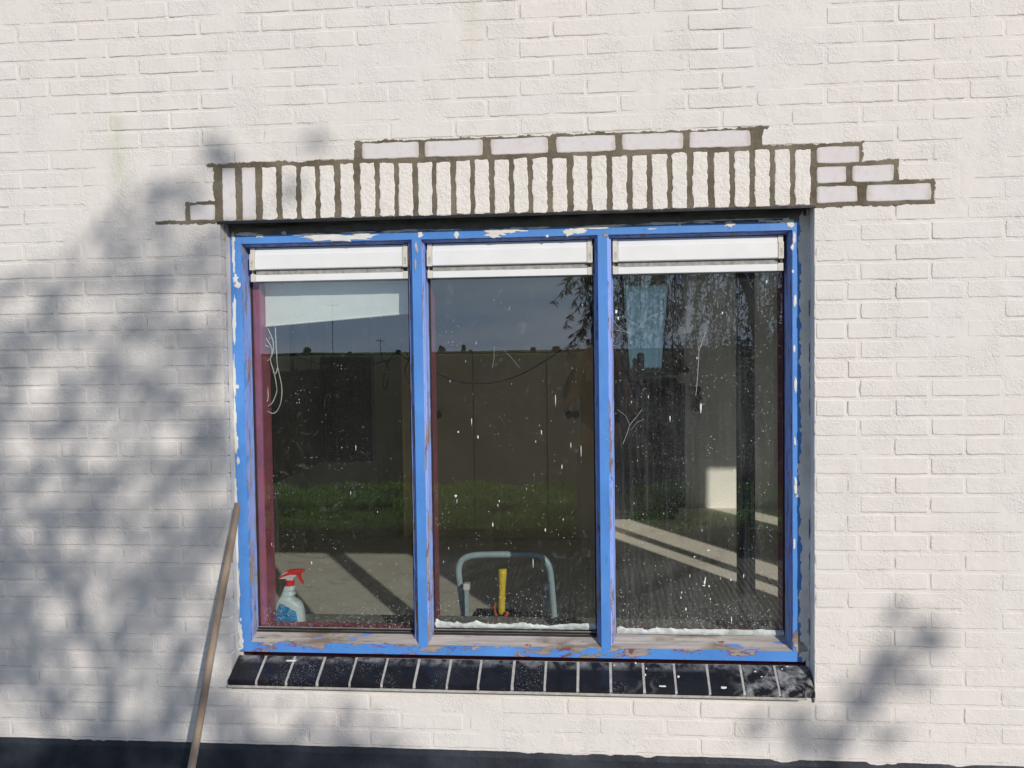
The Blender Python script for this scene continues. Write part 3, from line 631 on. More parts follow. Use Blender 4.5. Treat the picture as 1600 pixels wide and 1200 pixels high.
def chip(px, py, w, h, seed):
    # lies on the slope of the sill: intersect the view line with the tile surface
    lo, hi = -.03, .07
    for _ in range(30):
        mid = (lo+hi)/2; p = at(px, py, mid)
        if p.z > sillz(mid): lo = mid
        else: hi = mid
    p = at(px, py, lo); s = (DIST+lo)/F_PX; n = 14; vs = [(p.x, p.y, sillz(p.y)+.0035)]
    for i in range(n):
        a = 6.283*i/n; q = .7+.5*abs(mn.noise(Vector((math.cos(a)*2, math.sin(a)*2, seed))))*1.5; yy = min(max(p.y+math.sin(a)*h*s*.8*q, -.0285), .069)
        vs.append((p.x+math.cos(a)*w/2*s*q, yy, sillz(yy)+.0016))
    m = MB(); m.add(vs, [(0, 1+i, 1+(i+1) % n) for i in range(n)], M['caulk']); m.build('plaster_crumb', sillo)
for a in [(1035, 1073, 15, 2.2, 1), (1131, 1075, 12, 3, 2), (455, 1033, 24, 2.2, 3), (1008, 1055, 4, 3, 6), (993, 1036, 4, 3, 7), (1060, 1058, 5, 3, 8), (960, 1040, 3, 2, 9), (1010, 1045, 3, 2, 10), (1180, 1050, 5, 1.6, 12), (1190, 1058, 4, 1.4, 13), (1230, 1042, 5, 1.5, 14), (1222, 1046, 4, 1.4, 15)]: chip(*a)
# ---------------------------------------------------------------- the room behind the window
FZ = -1.55; BY = 5.75
def st(name, mb): o = mb.build(name); o['kind'] = 'structure'; return o
def mat_floor():
    t = NT('concrete_floor'); c = t.mix(t.ramp(t.noise(1.8, 5, .6), .35, .65), (.72, .665, .56), (.84, .79, .69))
    c = t.mix(t.ramp(t.noise(5, 4, .6, dist=.8), .56, .68, 0, .5), c, (.46, .42, .35)); c = t.mix(t.ramp(t.noise(26, 4), .55, .75, 0, .5), c, (.88, .84, .76))
    return t.fin(c, .7, t.bump(t.noise(20, 4), .002))
m = MB(); m.box((-3.0, .2, FZ-.1), (5.4, BY+.1, FZ), mat_floor()); st('room_floor', m)
rw = simple('room_wall_paint', (.72, .70, .63), .85, .06, 2, .0005); rw2 = simple('lightened_wall_paint', (.86, .82, .72), .85, .1, 2)  # left wall's paint is lightened to make up for its weak light
m = MB(); m.box((-3.1, .241, FZ), (-3.0, BY, 1.8), rw2); m.box((5.4, .02, FZ), (5.5, 3.2, 1.8), rw); m.box((5.4, 4.9, FZ), (5.5, BY, 1.8), rw); m.box((5.4, 3.2, 1.2), (5.5, 4.9, 1.8), rw); m.box((5.4, 3.2, FZ), (5.5, 4.9, -.6), rw)  # gap in this unseen right wall is added to brighten the room
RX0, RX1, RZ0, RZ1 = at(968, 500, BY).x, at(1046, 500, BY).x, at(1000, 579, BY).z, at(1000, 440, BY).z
m.box((-3.1, BY, FZ), (RX0, BY+.12, 1.8), simple('shaded_wall_paint', (.62, .60, .52), .85, .1, 2)); m.box((RX1, BY, FZ), (3.6, BY+.12, 1.8), rw); m.box((3.6, BY, FZ), (5.5, BY+.12, -.6), rw); m.box((3.6, BY, 1.3), (5.5, BY+.12, 1.8), rw); m.box((RX0, BY, FZ), (RX1, BY+.12, RZ0), rw); m.box((RX0, BY, RZ1), (RX1, BY+.12, 1.8), rw)  # gap at the unseen far right is added for more room light
st('room_wall', m)
m = MB(); m.box((-3.4, .1, 1.8), (5.6, BY+.15, 1.9), rw); st('room_ceiling', m)
dk = simple('blue_grey_post_paint', (.075, .085, .105), .6, .15, 5)
pa, pb = at(1155, 750, 2.7), at(1180, 750, 2.7)
m = MB(); m.box((pa.x, 2.7, FZ), (pb.x, 2.82, 1.8), dk, .004); st('room_post', m)
m = MB(); m.box((-1.33, .2435, -1.085), (.76, .50, -1.050), simple('pale_window_board', (.30, .29, .26), .5, .1, 8), .003); m.build('window_board', house)
# rear window of the room
m = MB(); fm = simple('dark_window_wood', (.05, .045, .04), .5)
for a, b, c, d in [(RX0, RX0+.03, RZ0, RZ1), (RX1-.03, RX1, RZ0, RZ1), (RX0+.03, RX1-.03, RZ0, RZ0+.03), (RX0+.03, RX1-.03, RZ1-.03, RZ1)]: m.box((a, BY+.03, c), (b, BY+.09, d), fm)
m.build('rear_window_frame', house)
m = MB(); p1 = at(988, 560, BY-.12); p2 = at(995, 560, BY-.12); p3 = at(1006, 552, BY-.12)
m.box((RX0-.06, BY-.24, RZ0-.04), (RX1+.06, BY-.001, RZ0-.01), fm, .004); m.build('rear_window_sill', house)
zb = RZ0-.01
g = 'dark boxes on the rear window sill'
for (a, b, z, lb) in [(p1.x, p2.x-.004, at(990, 561, BY-.12).z, 'lower dark box standing in for a chimney silhouette in the far room window'), (p2.x, p3.x, at(1000, 553, BY-.12).z, 'taller dark box standing in for a chimney silhouette in the far room window')]:  # boxes made up in place of a chimney silhouette outside
    m = MB(); m.box((a, BY-.2, zb), (b, BY-.1, z), M['black'], .006); m.box((a+.01, BY-.19, z+.0), (b-.01, BY-.11, z+.012), M['black'], .003); tag(m.build('silhouette_box'), lb, 'box', g)
sh_ = NT('sheer_teal_fabric'); tl = sh_.n('ShaderNodeBsdfTranslucent'); sh_.put(tl.inputs[0], sh_.mix(sh_.ramp(sh_.noise(40, 3, .6, sh_.mapv((1, 1, .04))), .35, .65), (.58, .85, .82), (.72, .93, .90))); sh_.l(tl.outputs[0], sh_.out.inputs[0]); sh_.t.nodes.remove(sh_.p)
m = MB(); X, Zg = np.meshgrid(np.linspace(RX0+.01, RX1-.01, 60), np.linspace(RZ0+.002, RZ1-.002, 8)); m.grid(X, BY+.015+.008*np.sin(X*130), Zg, sh_.mat); tag(m.build('sheer_curtain'), 'pale teal sheer curtain glowing in the far room window', 'sheer curtain')
cm = simple('dark_brown_curtain', (.035, .03, .026), .9, .2, 20)
for sg in (-1, 1):
    m = MB(); n = 40; zs = np.linspace(RZ0-.02, RZ1+.12, 14); T, Zg = np.meshgrid(np.linspace(0, 1, n), zs)
    inner_b = (at(985, 575, BY-.1).x if sg < 0 else at(1033, 575, BY-.1).x); inner_t = (RX0+.03 if sg < 0 else RX1-.005)
    f = (Zg-zs[0])/(zs[-1]-zs[0]); inn = inner_b+(inner_t-inner_b)*f; outr = (RX0-.28) if sg < 0 else (RX1+.13)
    X = outr+(inn-outr)*T; m.grid(X, BY-.09+.018*np.sin(T*34)+0*f, Zg, cm); m.grid(X, BY-.085+.018*np.sin(T*34)+0*f, Zg, cm, flip=True)
    tag(m.build('curtain'), ('left' if sg < 0 else 'right')+' dark curtain beside the far room window', 'curtain', 'dark curtains of the far window')
m = MB(); m.box((at(945, 700, 5.1).x, 5.1, FZ+.06), (at(1060, 700, 5.1).x, 5.55, RZ0-.06), simple('dark_cabinet_lacquer', (.016, .015, .014), .35, .3, 4), .006)
cab = m.build('cabinet_body'); e = empty('dark_cabinet', (.45, 5.3, FZ), 'dark wooden cabinet under the far room window', 'cabinet'); setp(cab, e)
for dx in (-.2, .2):
    m = MB(); m.box((at(1002, 700, 5.08).x+dx-.19, 5.082, FZ+.12), (at(1002, 700, 5.08).x+dx+.19, 5.099, RZ0-.1), simple('cabinet_door_lacquer', (.02, .019, .018), .35), .004); dr = m.build('cabinet_door', e)
m = MB(); m.box((at(945, 700, 5.1).x+.03, 5.14, FZ), (at(1060, 700, 5.1).x-.03, 5.5, FZ+.06), M['black']); m.build('cabinet_base', e)
# pale wardrobe seen through the middle pane
wr = simple('olive_grey_wardrobe_front', (.66, .54, .37), .6, .08, 3); wx0, wx1 = at(628, 650, 4.3).x, at(948, 650, 4.3).x; wxm = at(855, 650, 4.3).x
e = empty('wardrobe', ((wx0+wx1)/2, 4.6, FZ), 'plain brown cupboard with three doors seen dimly through the middle pane', 'wardrobe')
m = MB(); m.box((wx0, 4.3, FZ), (wx1, 4.95, .03), wr, .004); m.build('wardrobe_body', e)
for a, b in ((wx0, (wx0+wxm)/2), ((wx0+wxm)/2, wxm), (wxm, wx1)):
    m = MB(); m.box((a+.005, 4.278, FZ+.07), (b-.005, 4.298, .02), wr, .003); m.build('wardrobe_door', e)
def knobs(pts, Y, lb):
    m = MB()
    for px, py in pts:
        p = at(px, py, Y); m.tube([(p.x, Y+.03, p.z), (p.x, Y, p.z), (p.x, Y-.02, p.z)], [.016, .03, .030], M['black'], 12)
    pts3 = [at(a, b, Y) for a, b in pts]
    if len(pts) > 1: m.tube([(p.x, Y+.012, p.z) for p in pts3], .014, M['black'], 8)
    o = m.build('wall_hook'); tag(o, lb, 'hook', 'black knob hooks inside the room')
knobs([(889, 648), (900, 648)], 4.24, 'black double knob seen beside the second blue mullion'); knobs([(679, 648), (685, 648)], 4.24, 'black knob seen at the left edge of the middle pane')
knobs([(1090, 608), (1091, 622), (1088, 638)], BY-.04, 'row of three black knobs on the pale wall in the right pane'); knobs([(1072, 578)], BY-.04, 'single black knob above the row of three in the right pane')
# television on a slim stand and black framed mirror behind it
e = empty('television', (-1.9, 2.75, -.8), 'large black television hung at an angle, seen through the left pane', 'television')
a0, a1 = at(425, 757, 2.2), at(505, 715, 3.3); zt = -.12
m = MB(); d = Vector((a1.x-a0.x, a1.y-a0.y, 0)).normalized(); nrm = Vector((d.y, -d.x, 0))
def slab(mb, p, q, z0, z1, th, mat):
    o = nrm*th; vs = [(p.x, p.y, z0), (q.x, q.y, z0), (q.x, q.y, z1), (p.x, p.y, z1)]; vs += [(x-o.x, y-o.y, z) for x, y, z in vs]
    mb.add(vs, [(0, 1, 2, 3), (4, 7, 6, 5), (0, 4, 5, 1), (1, 5, 6, 2), (2, 6, 7, 3), (3, 7, 4, 0)], mat)
slab(m, a0, a1, a0.z, zt, .05, M['black']); m.build('television_case', e)
m = MB(); slab(m, a0+d*.03+nrm*.003, a1-d*.03+nrm*.003, a0.z+.04, zt-.03, .002, simple('television_screen', (.006, .005, .005), .15, .1)); m.build('screen', e)
m = MB(); c = (a0+a1)/2; m.tube([(c.x-.03, c.y, -.3), (c.x-.03, c.y, 1.79)], .022, M['black'], 12); m.box((c.x-.12, c.y-.1, 1.785), (c.x+.06, c.y+.1, 1.7995), M['black'], .003); m.build('ceiling_bracket', e)
e = empty('framed_mirror', (at(543, 700, 4.2).x, 4.3, FZ), 'black framed mirror hanging behind the television', 'mirror')
q0, q1 = at(503, 720, 4.2), at(583, 720, 4.2); z0 = q0.z; z1 = at(540, 556, 4.2).z
m = MB()
for a, b, c, d_ in [(q0.x, q0.x+.05, z0, z1), (q1.x-.05, q1.x, z0, z1), (q0.x+.05, q1.x-.05, z0, z0+.05), (q0.x+.05, q1.x-.05, z1-.05, z1)]: m.box((a, 4.2, c), (b, 4.235, d_), M['black'], .003)
m.build('mirror_frame', e); m = MB(); m.box((q1.x+.001, 4.195, z0), (q1.x+.016, 4.23, z1), M['greycaulk']); m.box((q0.x, 4.195, z0-.016), (q1.x+.016, 4.23, z0-.001), M['greycaulk']); m.build('outer_lip', e); m = MB(); m.box((q0.x+.05, 4.215, z0+.05), (q1.x-.05, 4.225, z1-.05), simple('dim_mirror_surface', (.035, .036, .034), .25, .2)); m.build('mirror_surface', e)
for x in (q0.x+.02, q1.x-.02):
    m = MB(); m.tube([(x, 4.24, z1-.02), (x, 4.24, 1.79)], .003, M['black'], 6); m.build('hanging_wire', e)
e = empty('white_bracket', (0, 0, 0), None, None); bpy.data.objects.remove(e)
# white switch box hanging beside the television
m = MB(); p, q = at(484, 710, 3.4), at(495, 650, 3.4); m.box((p.x, 3.4, p.z), (q.x, 3.44, q.z), simple('grey_white_plastic', (.34, .36, .38), .5), .004); m.box((p.x+.008, 3.392, p.z+.08), (q.x-.006, 3.401, q.z-.03), M['black'], .004)
m.tube([(p.x+.02, 3.42, q.z), (p.x+.02, 3.42, 1.79)], .004, M['black'], 6); tag(m.build('cable_box'), 'small white and black cable box between television and mirror', 'cable box')
# roller blind with tangled cords in the left pane
bf = simple('white_blind_fabric', (.88, .91, .89), .8, .03, 20, .0003)
e = empty('roller_blind', (-.93, .2, .28), 'white roller blind pulled up and hanging crooked behind the left pane', 'blind')
m = MB(); bY = .200; xl, xr = -1.197, -.6565; zl = at(410, 508, bY).z-.004; zr = at(640, 489, bY).z
X, T = np.meshgrid(np.linspace(xl, xr, 40), np.linspace(0, 1, 10)); zb_ = zl+(zr-zl)*(X-xl)/(xr-xl); Zg = zb_+(.30-zb_)*T
m.grid(X, bY+fb(X*6, T*2, 3)*.004, Zg, bf); m.grid(X, bY+.002+fb(X*6, T*2, 3)*.004, Zg, bf, flip=True); m.build('blind_fabric', e)
m = MB(); m.tube([(xl, bY+.001, zl), (xr, bY+.001, zr)], .0035, bf, 8); m.build('bottom_bar', e)
m = MB(); m.tube([(xl, bY, .285), (xr, bY, .285)], .016, bf, 16); m.build('roller', e)
m = MB(); cw = simple('white_cord', (.85, .86, .82), .7)
def c375(pts): return [(340+x/3.75, 400+y/3.75) for x, y in pts]
def smooth(pts, n=6):
    out = []; P = [pts[0]]+list(pts)+[pts[-1]]
    for i in range(1, len(P)-2):
        for k in range(n):
            t = k/n; p = [.5*((2*P[i][j])+(-P[i-1][j]+P[i+1][j])*t+(2*P[i-1][j]-5*P[i][j]+4*P[i+1][j]-P[i+2][j])*t*t+(-P[i-1][j]+3*P[i][j]-3*P[i+1][j]+P[i+2][j])*t**3) for j in range(len(P[0]))]
            out.append(tuple(p))
    out.append(tuple(pts[-1])); return out
for i, c in enumerate([[(275, 415), (280, 470), (318, 545), (310, 610), (330, 680), (345, 760), (345, 800), (320, 860), (290, 880), (274, 860), (273, 760), (287, 640), (281, 520), (275, 430)], [(290, 415), (325, 500), (320, 580), (290, 615), (272, 600)], [(338, 415), (345, 560), (352, 650), (375, 760), (372, 850), (350, 905), (325, 922), (295, 910), (280, 880), (277, 800)], [(325, 680), (340, 690), (352, 650)], [(278, 520), (300, 535)], [(275, 700), (292, 760), (296, 830), (285, 862)]]):
    m.tube([at(x, y, .206+.006*math.sin(k*.4+i)) for k, (x, y) in enumerate(smooth(c375(c)))], .0016, cw, 6)
m.build('pull_cord', e)
# black cable strung across the room
m = MB(); ca = simple('black_cable_sheath', (.012, .012, .012), .6)
arc = [(640, 400)]; arc = [(640+x/3.53, 420+y/3.53) for x, y in [(-180, 390), (-60, 470), (60, 540), (140, 572), (250, 618), (380, 632), (500, 620), (620, 580), (750, 505), (830, 452), (900, 400), (960, 330)]]
m.tube([at(x, y, .75) for x, y in smooth(arc)], .0032, ca, 6); tag(m.build('hanging_cable'), 'black cable sagging in an arc across the middle pane', 'cable')
m = MB(); m.tube([at(x, y, .8) for x, y in smooth(c375([(945, 500), (965, 600), (995, 640), (1005, 700), (990, 775), (975, 778), (973, 740), (990, 650), (1040, 570), (1090, 553), (1120, 600), (1100, 660), (1112, 720), (1135, 765)]))], .0030, ca, 6)
tag(m.build('hanging_cable'), 'black cable with a hanging loop at the right of the left pane', 'cable')
m = MB(); m.tube([at(x, y, .85) for x, y in smooth(c375([(430, 570), (520, 610), (640, 640), (760, 665), (900, 640), (1060, 590)]))], .0024, ca, 6); tag(m.build('hanging_cable'), 'thin cable running almost level across the left pane', 'cable')
# ---------------------------------------------------------------- spray bottle on the window board
e = empty('spray_bottle', (at(453, 975, .33).x, .33, -1.05), 'pale blue spray bottle with red trigger head on the window board', 'spray bottle')
def sb(x, y, Y=.33): return at(400+x/8, 860+y/8, Y)
bm_ = simple('pale_blue_bottle_plastic', (.74, .88, .93), .35, .05, 8, .0003); red = simple('red_plastic', (.86, .03, .02), .35, .06, 10); whp = simple('white_plastic', (.80, .80, .80), .35, .03)
LV = [(436, 370, 482), (450, 360, 488), (466, 352, 486), (484, 346, 494), (497, 343, 478), (512, 337, 474), (528, 331, 488), (545, 325, 494), (558, 318, 480), (575, 306, 468), (592, 292, 478), (610, 276, 508), (630, 262, 545), (655, 250, 572), (690, 243, 588), (740, 236, 600), (820, 226, 610), (900, 220, 614), (960, 217, 616), (985, 222, 612)]
m = MB(); rings = []
for y, a, b in LV:
    pa_, pb_ = sb(a, y), sb(b, y); cx = (pa_.x+pb_.x)/2; hw = (pb_.x-pa_.x)/2; hd = min(.030, hw*1.0 if y < 600 else .030)
    zc = pa_.z if y < 985 else -1.049; ring = []
    for k in range(28):
        q = 2*math.pi*k/28; cc, ss = math.cos(q), math.sin(q); ex = .62
        ring.append((cx+hw*math.copysign(abs(cc)**ex, cc), .33+hd*math.copysign(abs(ss)**ex, ss), zc))
    rings.append(ring)
vs = [p for r_ in rings for p in r_]; n = 28
fs = [(i*n+k, (i+1)*n+k, (i+1)*n+(k+1) % n, i*n+(k+1) % n) for i in range(len(rings)-1) for k in range(n)]+[tuple(range(n)), tuple(range((len(rings)-1)*n, len(rings)*n))[::-1]]
m.add(vs, fs, bm_); m.build('bottle_body', e, smooth=True)
lb_ = NT('blue_bottle_label'); x_, y_, z_ = lb_.sep(); lc = lb_.mix(lb_.ramp(lb_.noise(60, 3), .45, .6, 0, .8), (.01, .24, .62), (.05, .45, .78)); lc = lb_.mix(lb_.ramp(lb_.noise(90, 2, .5, lb_.mapv((.3, 1, 2.2))), .60, .66, 0, .6), lc, (.35, .65, .75)); lmat = lb_.fin(lc, .35)
m = MB(); rows = 16; V = []
for j in range(rows+1):
    y = 640+(960-640)*j/rows; a = np.interp(y, [640, 740, 960], [328, 285, 262]); b = np.interp(y, [640, 740, 960], [362, 532, 566])
    for k in range(13):
        p = sb(a+(b-a)*k/12, y); L = np.interp(y, [l[0] for l in LV], [l[1] for l in LV]); Rr = np.interp(y, [l[0] for l in LV], [l[2] for l in LV]); u = ((a+(b-a)*k/12)-(L+Rr)/2)/((Rr-L)/2)
        V.append((p.x, .33-.030*(max(0, 1-abs(u)**(2/.62)))**(.31)-.0012, p.z))
m.add(V, [(j*13+k, j*13+k+1, (j+1)*13+k+1, (j+1)*13+k) for j in range(rows) for k in range(12)], lmat)
pk = simple('pink_label_print', (.62, .22, .30), .5); wh2 = simple('white_label_print', (.55, .78, .82), .5)
def lt(pts, w, mat):
    P = []
    for x, y in pts:
        p = sb(x+14, y, .2975); P.append(p)
    m.tube(P, w, mat, 5)
for y in (680, 695, 710, 775, 790): lt([(300-(y-680)*.2+k*7, y+4*math.sin(k*2.6)) for k in range(7)], .0007, pk)
lt([(390, 700), (420, 720), (410, 760), (380, 790), (395, 820)], .0013, wh2); lt([(372, 800), (368, 820), (382, 832)], .0010, M['black']); lt([(270, 842), (500, 842)], .0005, wh2)
m.build('label', e)
m = MB(); p0, p1_ = sb(425, 436), sb(425, 366); hw = (sb(482, 400).x-sb(370, 400).x)/2; m.tube([p0, p1_], [hw, hw*.95], red, 20); m.build('collar', e)
def poly(mb, pts, y0, y1, mat, bev=.0015):
    bm = bmesh.new(); P = [sb(x, y) for x, y in pts]; a = [bm.verts.new((p.x, y0, p.z)) for p in P]; b = [bm.verts.new((p.x, y1, p.z)) for p in P]; n = len(P)
    bm.faces.new(a); bm.faces.new(b[::-1])
    for i in range(n): bm.faces.new((a[i], b[i], b[(i+1) % n], a[(i+1) % n]))
    bmesh.ops.recalc_face_normals(bm, faces=bm.faces[:]); bmesh.ops.bevel(bm, geom=[ed for ed in bm.edges if abs(ed.verts[0].co.y-ed.verts[1].co.y) < 1e-6], offset=bev, segments=2, affect='EDGES'); mb.bm(bm, mat)
m = MB(); poly(m, [(300, 350), (385, 353), (390, 372), (468, 372), (474, 338), (500, 322), (516, 305), (440, 290), (340, 320)], .321, .339, whp); m.build('spray_neck', e)
m = MB(); poly(m, [(290, 344), (300, 325), (335, 288), (370, 262), (410, 244), (470, 237), (585, 233), (606, 242), (608, 256), (597, 270), (560, 287), (515, 294), (440, 306), (360, 328)], .3185, .3415, red, .003); poly(m, [(318, 305), (345, 280), (405, 256), (412, 262), (360, 290)], .3176, .3190, whp, .0003); m.build('spray_head', e)
m = MB(); poly(m, [(512, 296), (556, 286), (562, 330), (585, 375), (600, 402), (592, 416), (578, 412), (548, 372), (528, 335)], .3235, .3365, red, .002); m.build('trigger', e)
# ---------------------------------------------------------------- step ladder, hammer and pliers
al = simple('blue_grey_aluminium', (.44, .58, .62), .42, .12, 10, .0002, .1); LY = .70
e = empty('step_ladder', (at(790, 975, LY).x, LY, FZ), 'blue grey aluminium step ladder standing inside behind the middle pane', 'step ladder')
h_ = smooth([(727, 975), (723, 945), (718.5, 912), (716.5, 893), (719, 880), (727, 871.5), (742, 867.5), (765, 866.5), (790, 866.3), (820, 866.8), (840, 868.5), (852, 875.5), (858.5, 888), (861, 905), (864, 940), (867, 975)], 5)
hp = [at(x, y, LY+.03) for x, y in h_]
lft = hp[0].copy(); lft.z = FZ; lft.x += -.02; lft.y += .18; rgt = hp[-1].copy(); rgt.z = FZ; rgt.x += .02; rgt.y += .18
m = MB(); m.tube([lft]+hp+[rgt], .0135, al, 12); m.build('hoop_rail', e)
for px in (729.5, 854.5):
    t_ = at(px, 921, LY-.03); m = MB(); m.box((t_.x-.0085, LY-.04, FZ+.02), (t_.x+.0085, LY-.018, t_.z), al, .002); lg = m.build('leg', e)
    m = MB(); m.box((t_.x-.0125, LY-.044, t_.z), (t_.x+.0125, LY-.010, t_.z+.026), whp, .003); m.build('leg_cap', e)
    m = MB(); m.box((t_.x-.013, LY-.05, FZ), (t_.x+.013, LY-.008, FZ+.03), M['black'], .003); m.build('foot', e)
xa, xb = at(733, 960, LY).x, at(850, 960, LY).x
for z in (-1.135, -1.34):
    m = MB(); m.box((xa, LY-.03, z-.02), (xb, LY+.16, z), M['black'] if z > -1.2 else al, .003); m.build('step', e)
m = MB(); x0, x1 = at(740, 960, .7).x, at(800, 960, .7).x
for a, b in (((x0, .68, -1.133), (x1, .684, -1.105)), ((x0, .79, -1.133), (x1, .794, -1.105)), ((x0, .684, -1.133), (x0+.004, .79, -1.105)), ((x1-.004, .684, -1.133), (x1, .79, -1.105)), ((x0+.004, .684, -1.133), (x1-.004, .79, -1.130))): m.box(a, b, M['black'], .001)
tag(m.build('tool_tray'), 'shallow black tool tray on the top step of the ladder', 'tray')
ye = simple('yellow_handle', (.92, .66, .04), .45, .06, 12)
t_, b_ = at(785.5, 889, .73), at(783.5, 961, .73)
e = empty('hammer', (b_.x, .73, -1.128), 'hammer standing on its head with a thick yellow handle, in the ladder tray', 'hammer')
m = MB(); N = 10; pts = [t_+(b_-t_)*k/N for k in range(N+1)]; m.tube(pts, [.0168, .0172, .0165, .0152, .0145, .0143, .0145, .0148, .0150, .0148, .013], ye, 20); m.build('handle', e, smooth=True)
m = MB(); m.tube([b_, (b_.x, .73, -1.118)], [.011, .010], M['black'], 12); m.tube([(b_.x-.05, .73, -1.113), (b_.x+.05, .73, -1.113)], .014, M['black'], 12); m.build('head', e)
og = simple('orange_red_grips', (.78, .10, .03), .4, .08, 12)
e = empty('pliers', (at(783, 970, .70).x, .70, -1.128), 'pliers with orange red grips next to the yellow hammer handle', 'pliers')
for c in ([(774, 941), (773, 952), (775.5, 963), (773.5, 972), (778, 980)], [(793, 956), (791, 962), (786, 970), (783, 976), (780, 982)]):
    m = MB(); m.tube([at(x, y, .695) for x, y in smooth(c, 4)], .0042 if c[0][0] < 780 else .0068, og, 10); m.build('grip', e)
m = MB(); j = at(779, 982, .695); m.tube([j, (j.x, .70, -1.126)], [.008, .004], M['black'], 8); m.build('jaw', e)
# ---------------------------------------------------------------- broom handle leaning on the wall
wd = NT('worn_wooden_handle'); g = wd.noise(30, 5, .65, wd.mapv((1, 1, .06))); c = wd.mix(wd.ramp(g, .3, .7), (.27, .20, .145), (.42, .325, .24)); c = wd.mix(wd.ramp(wd.noise(6, 3), .45, .7, 0, .6), c, (.27, .205, .155)); wmat = wd.fin(c, .75, wd.bump(g, .0006))
tp = at(371.5, 786, -.016); bt = at(298, 1205, -.27); dirv = (bt-tp).normalized(); L = (GZ+.01-tp.z)/dirv.z; bt2 = tp+dirv*L
m = MB(); pts = [tp+(bt2-tp)*k/24+Vector((math.sin(k*.5)*.0012, 0, 0)) for k in range(25)]; rs = [.0105]+[.0125]*2+[.0128]*22
m.tube(pts, rs, wmat, 18); o = m.build('broom_handle', smooth=True); tag(o, 'bare wooden broom handle leaning against the wall left of the window', 'broom handle')
# ---------------------------------------------------------------- outside behind the camera (seen mirrored in the glass)
m = MB(); fld = mat_field(); ys = [-2500, -900, -400, -200, -100, -50, -25, -12, -7, -4, 0, 10, 60, 600, 2500]; xs_ = [-2500, -600, -150, -40, -12, -4, 0, 4, 12, 40, 150, 600, 2500]
X, Y = np.meshgrid(xs_, ys); X = X.astype(float); Y = Y.astype(float); m.grid(X, Y, X*0+GZ-.006, fld); st('ground', m)
m = MB(); m.add([(-1.1, -3.65, GZ), (3.6, -3.65, GZ), (3.6, -.004, GZ), (-1.1, -.004, GZ)], [(0, 1, 2, 3)], mat_deck()); st('deck', m)
m = MB(); m.add([(-9, -3.65, GZ-.001), (-1.105, -3.65, GZ-.001), (-1.105, -.004, GZ-.001), (-9, -.004, GZ-.001)], [(0, 1, 2, 3)], simple('grey_paving', (.13, .12, .105), .85, .2, 5, .002)); st('paving', m)
lrng = np.random.default_rng(5)
def leaves(P, D, L, W, mat, name, parent=None, fold=True):
    """P centres (n,3), D leaf axis (n,3): one small folded blade each"""
    n = len(P); D = D/np.linalg.norm(D, axis=1)[:, None]; A = lrng.normal(size=(n, 3)); S = np.cross(D, A); S /= np.linalg.norm(S, axis=1)[:, None]
    L = L*lrng.uniform(.7, 1.25, n)[:, None]; W = W*lrng.uniform(.8, 1.2, n)[:, None]; N = np.cross(D, S)
    v = np.stack([P-D*L/2, P+S*W/2+N*W*.12, P+D*L/2, P-S*W/2+N*W*.12], 1).reshape(-1, 3)
    me = bpy.data.meshes.new(name); me.vertices.add(4*n); me.vertices.foreach_set('co', v.ravel()); me.loops.add(4*n); me.loops.foreach_set('vertex_index', np.arange(4*n)); me.polygons.add(n); me.polygons.foreach_set('loop_start', np.arange(n)*4)
    me.materials.append(mat); me.update(calc_edges=True); me.validate()
    o = bpy.data.objects.new(name, me); scene.collection.objects.link(o)
    if parent: setp(o, parent)
    return o
gl1 = mat_leaf('hedge_leaf', (.15, .32, .05), (.38, .60, .10), .6)
def hedge(s0, s1, x0, x1, h, n, lab, leaf=.035):
    e = empty('hedge', ((x0+x1)/2, -(s0+s1)/2, GZ), lab, 'hedge', 'low hedges behind the camera')
    m = MB(); nx = 160; X, T = np.meshgrid(np.linspace(x0, x1, nx), np.linspace(0, 1, 14)); ang = T*math.pi
    m.grid(X, -(s0+s1)/2+np.cos(ang)*(s1-s0)/2*.86+fb(X*3, T*3, 5)*.12, GZ+np.minimum(1, np.sin(ang)*2.2)*h*.85*(1+fb(X*2, T*2, 8)*.35), simple('hedge_twigs', (.022, .026, .012), .95, .3, 20)); m.build('branches', e)
    x = lrng.uniform(x0, x1, n); t = lrng.uniform(0, math.pi, n); bump_ = 1+fb(x*2.2, t*2, 4)*.5; y = -(s0+s1)/2+np.cos(t)*(s1-s0)/2*bump_; z = GZ+np.minimum(1, np.sin(t)*2.0)*h*bump_+lrng.uniform(-.04, .03, n)
    D = lrng.normal(size=(n, 3)); D[:, 2] = abs(D[:, 2])+.6
    leaves(np.stack([x, y, z], 1), D, leaf, leaf*.4, gl1, 'foliage', e)
hedge(3.78, 4.45, -6, 1.6, .17, 26000, 'low dark hedge at the edge of the deck, mirrored in the glass', .03)
hedge(5.15, 6.5, -8, 3.0, .11, 30000, 'long low green hedge behind the first one, mirrored in the glass', .045)
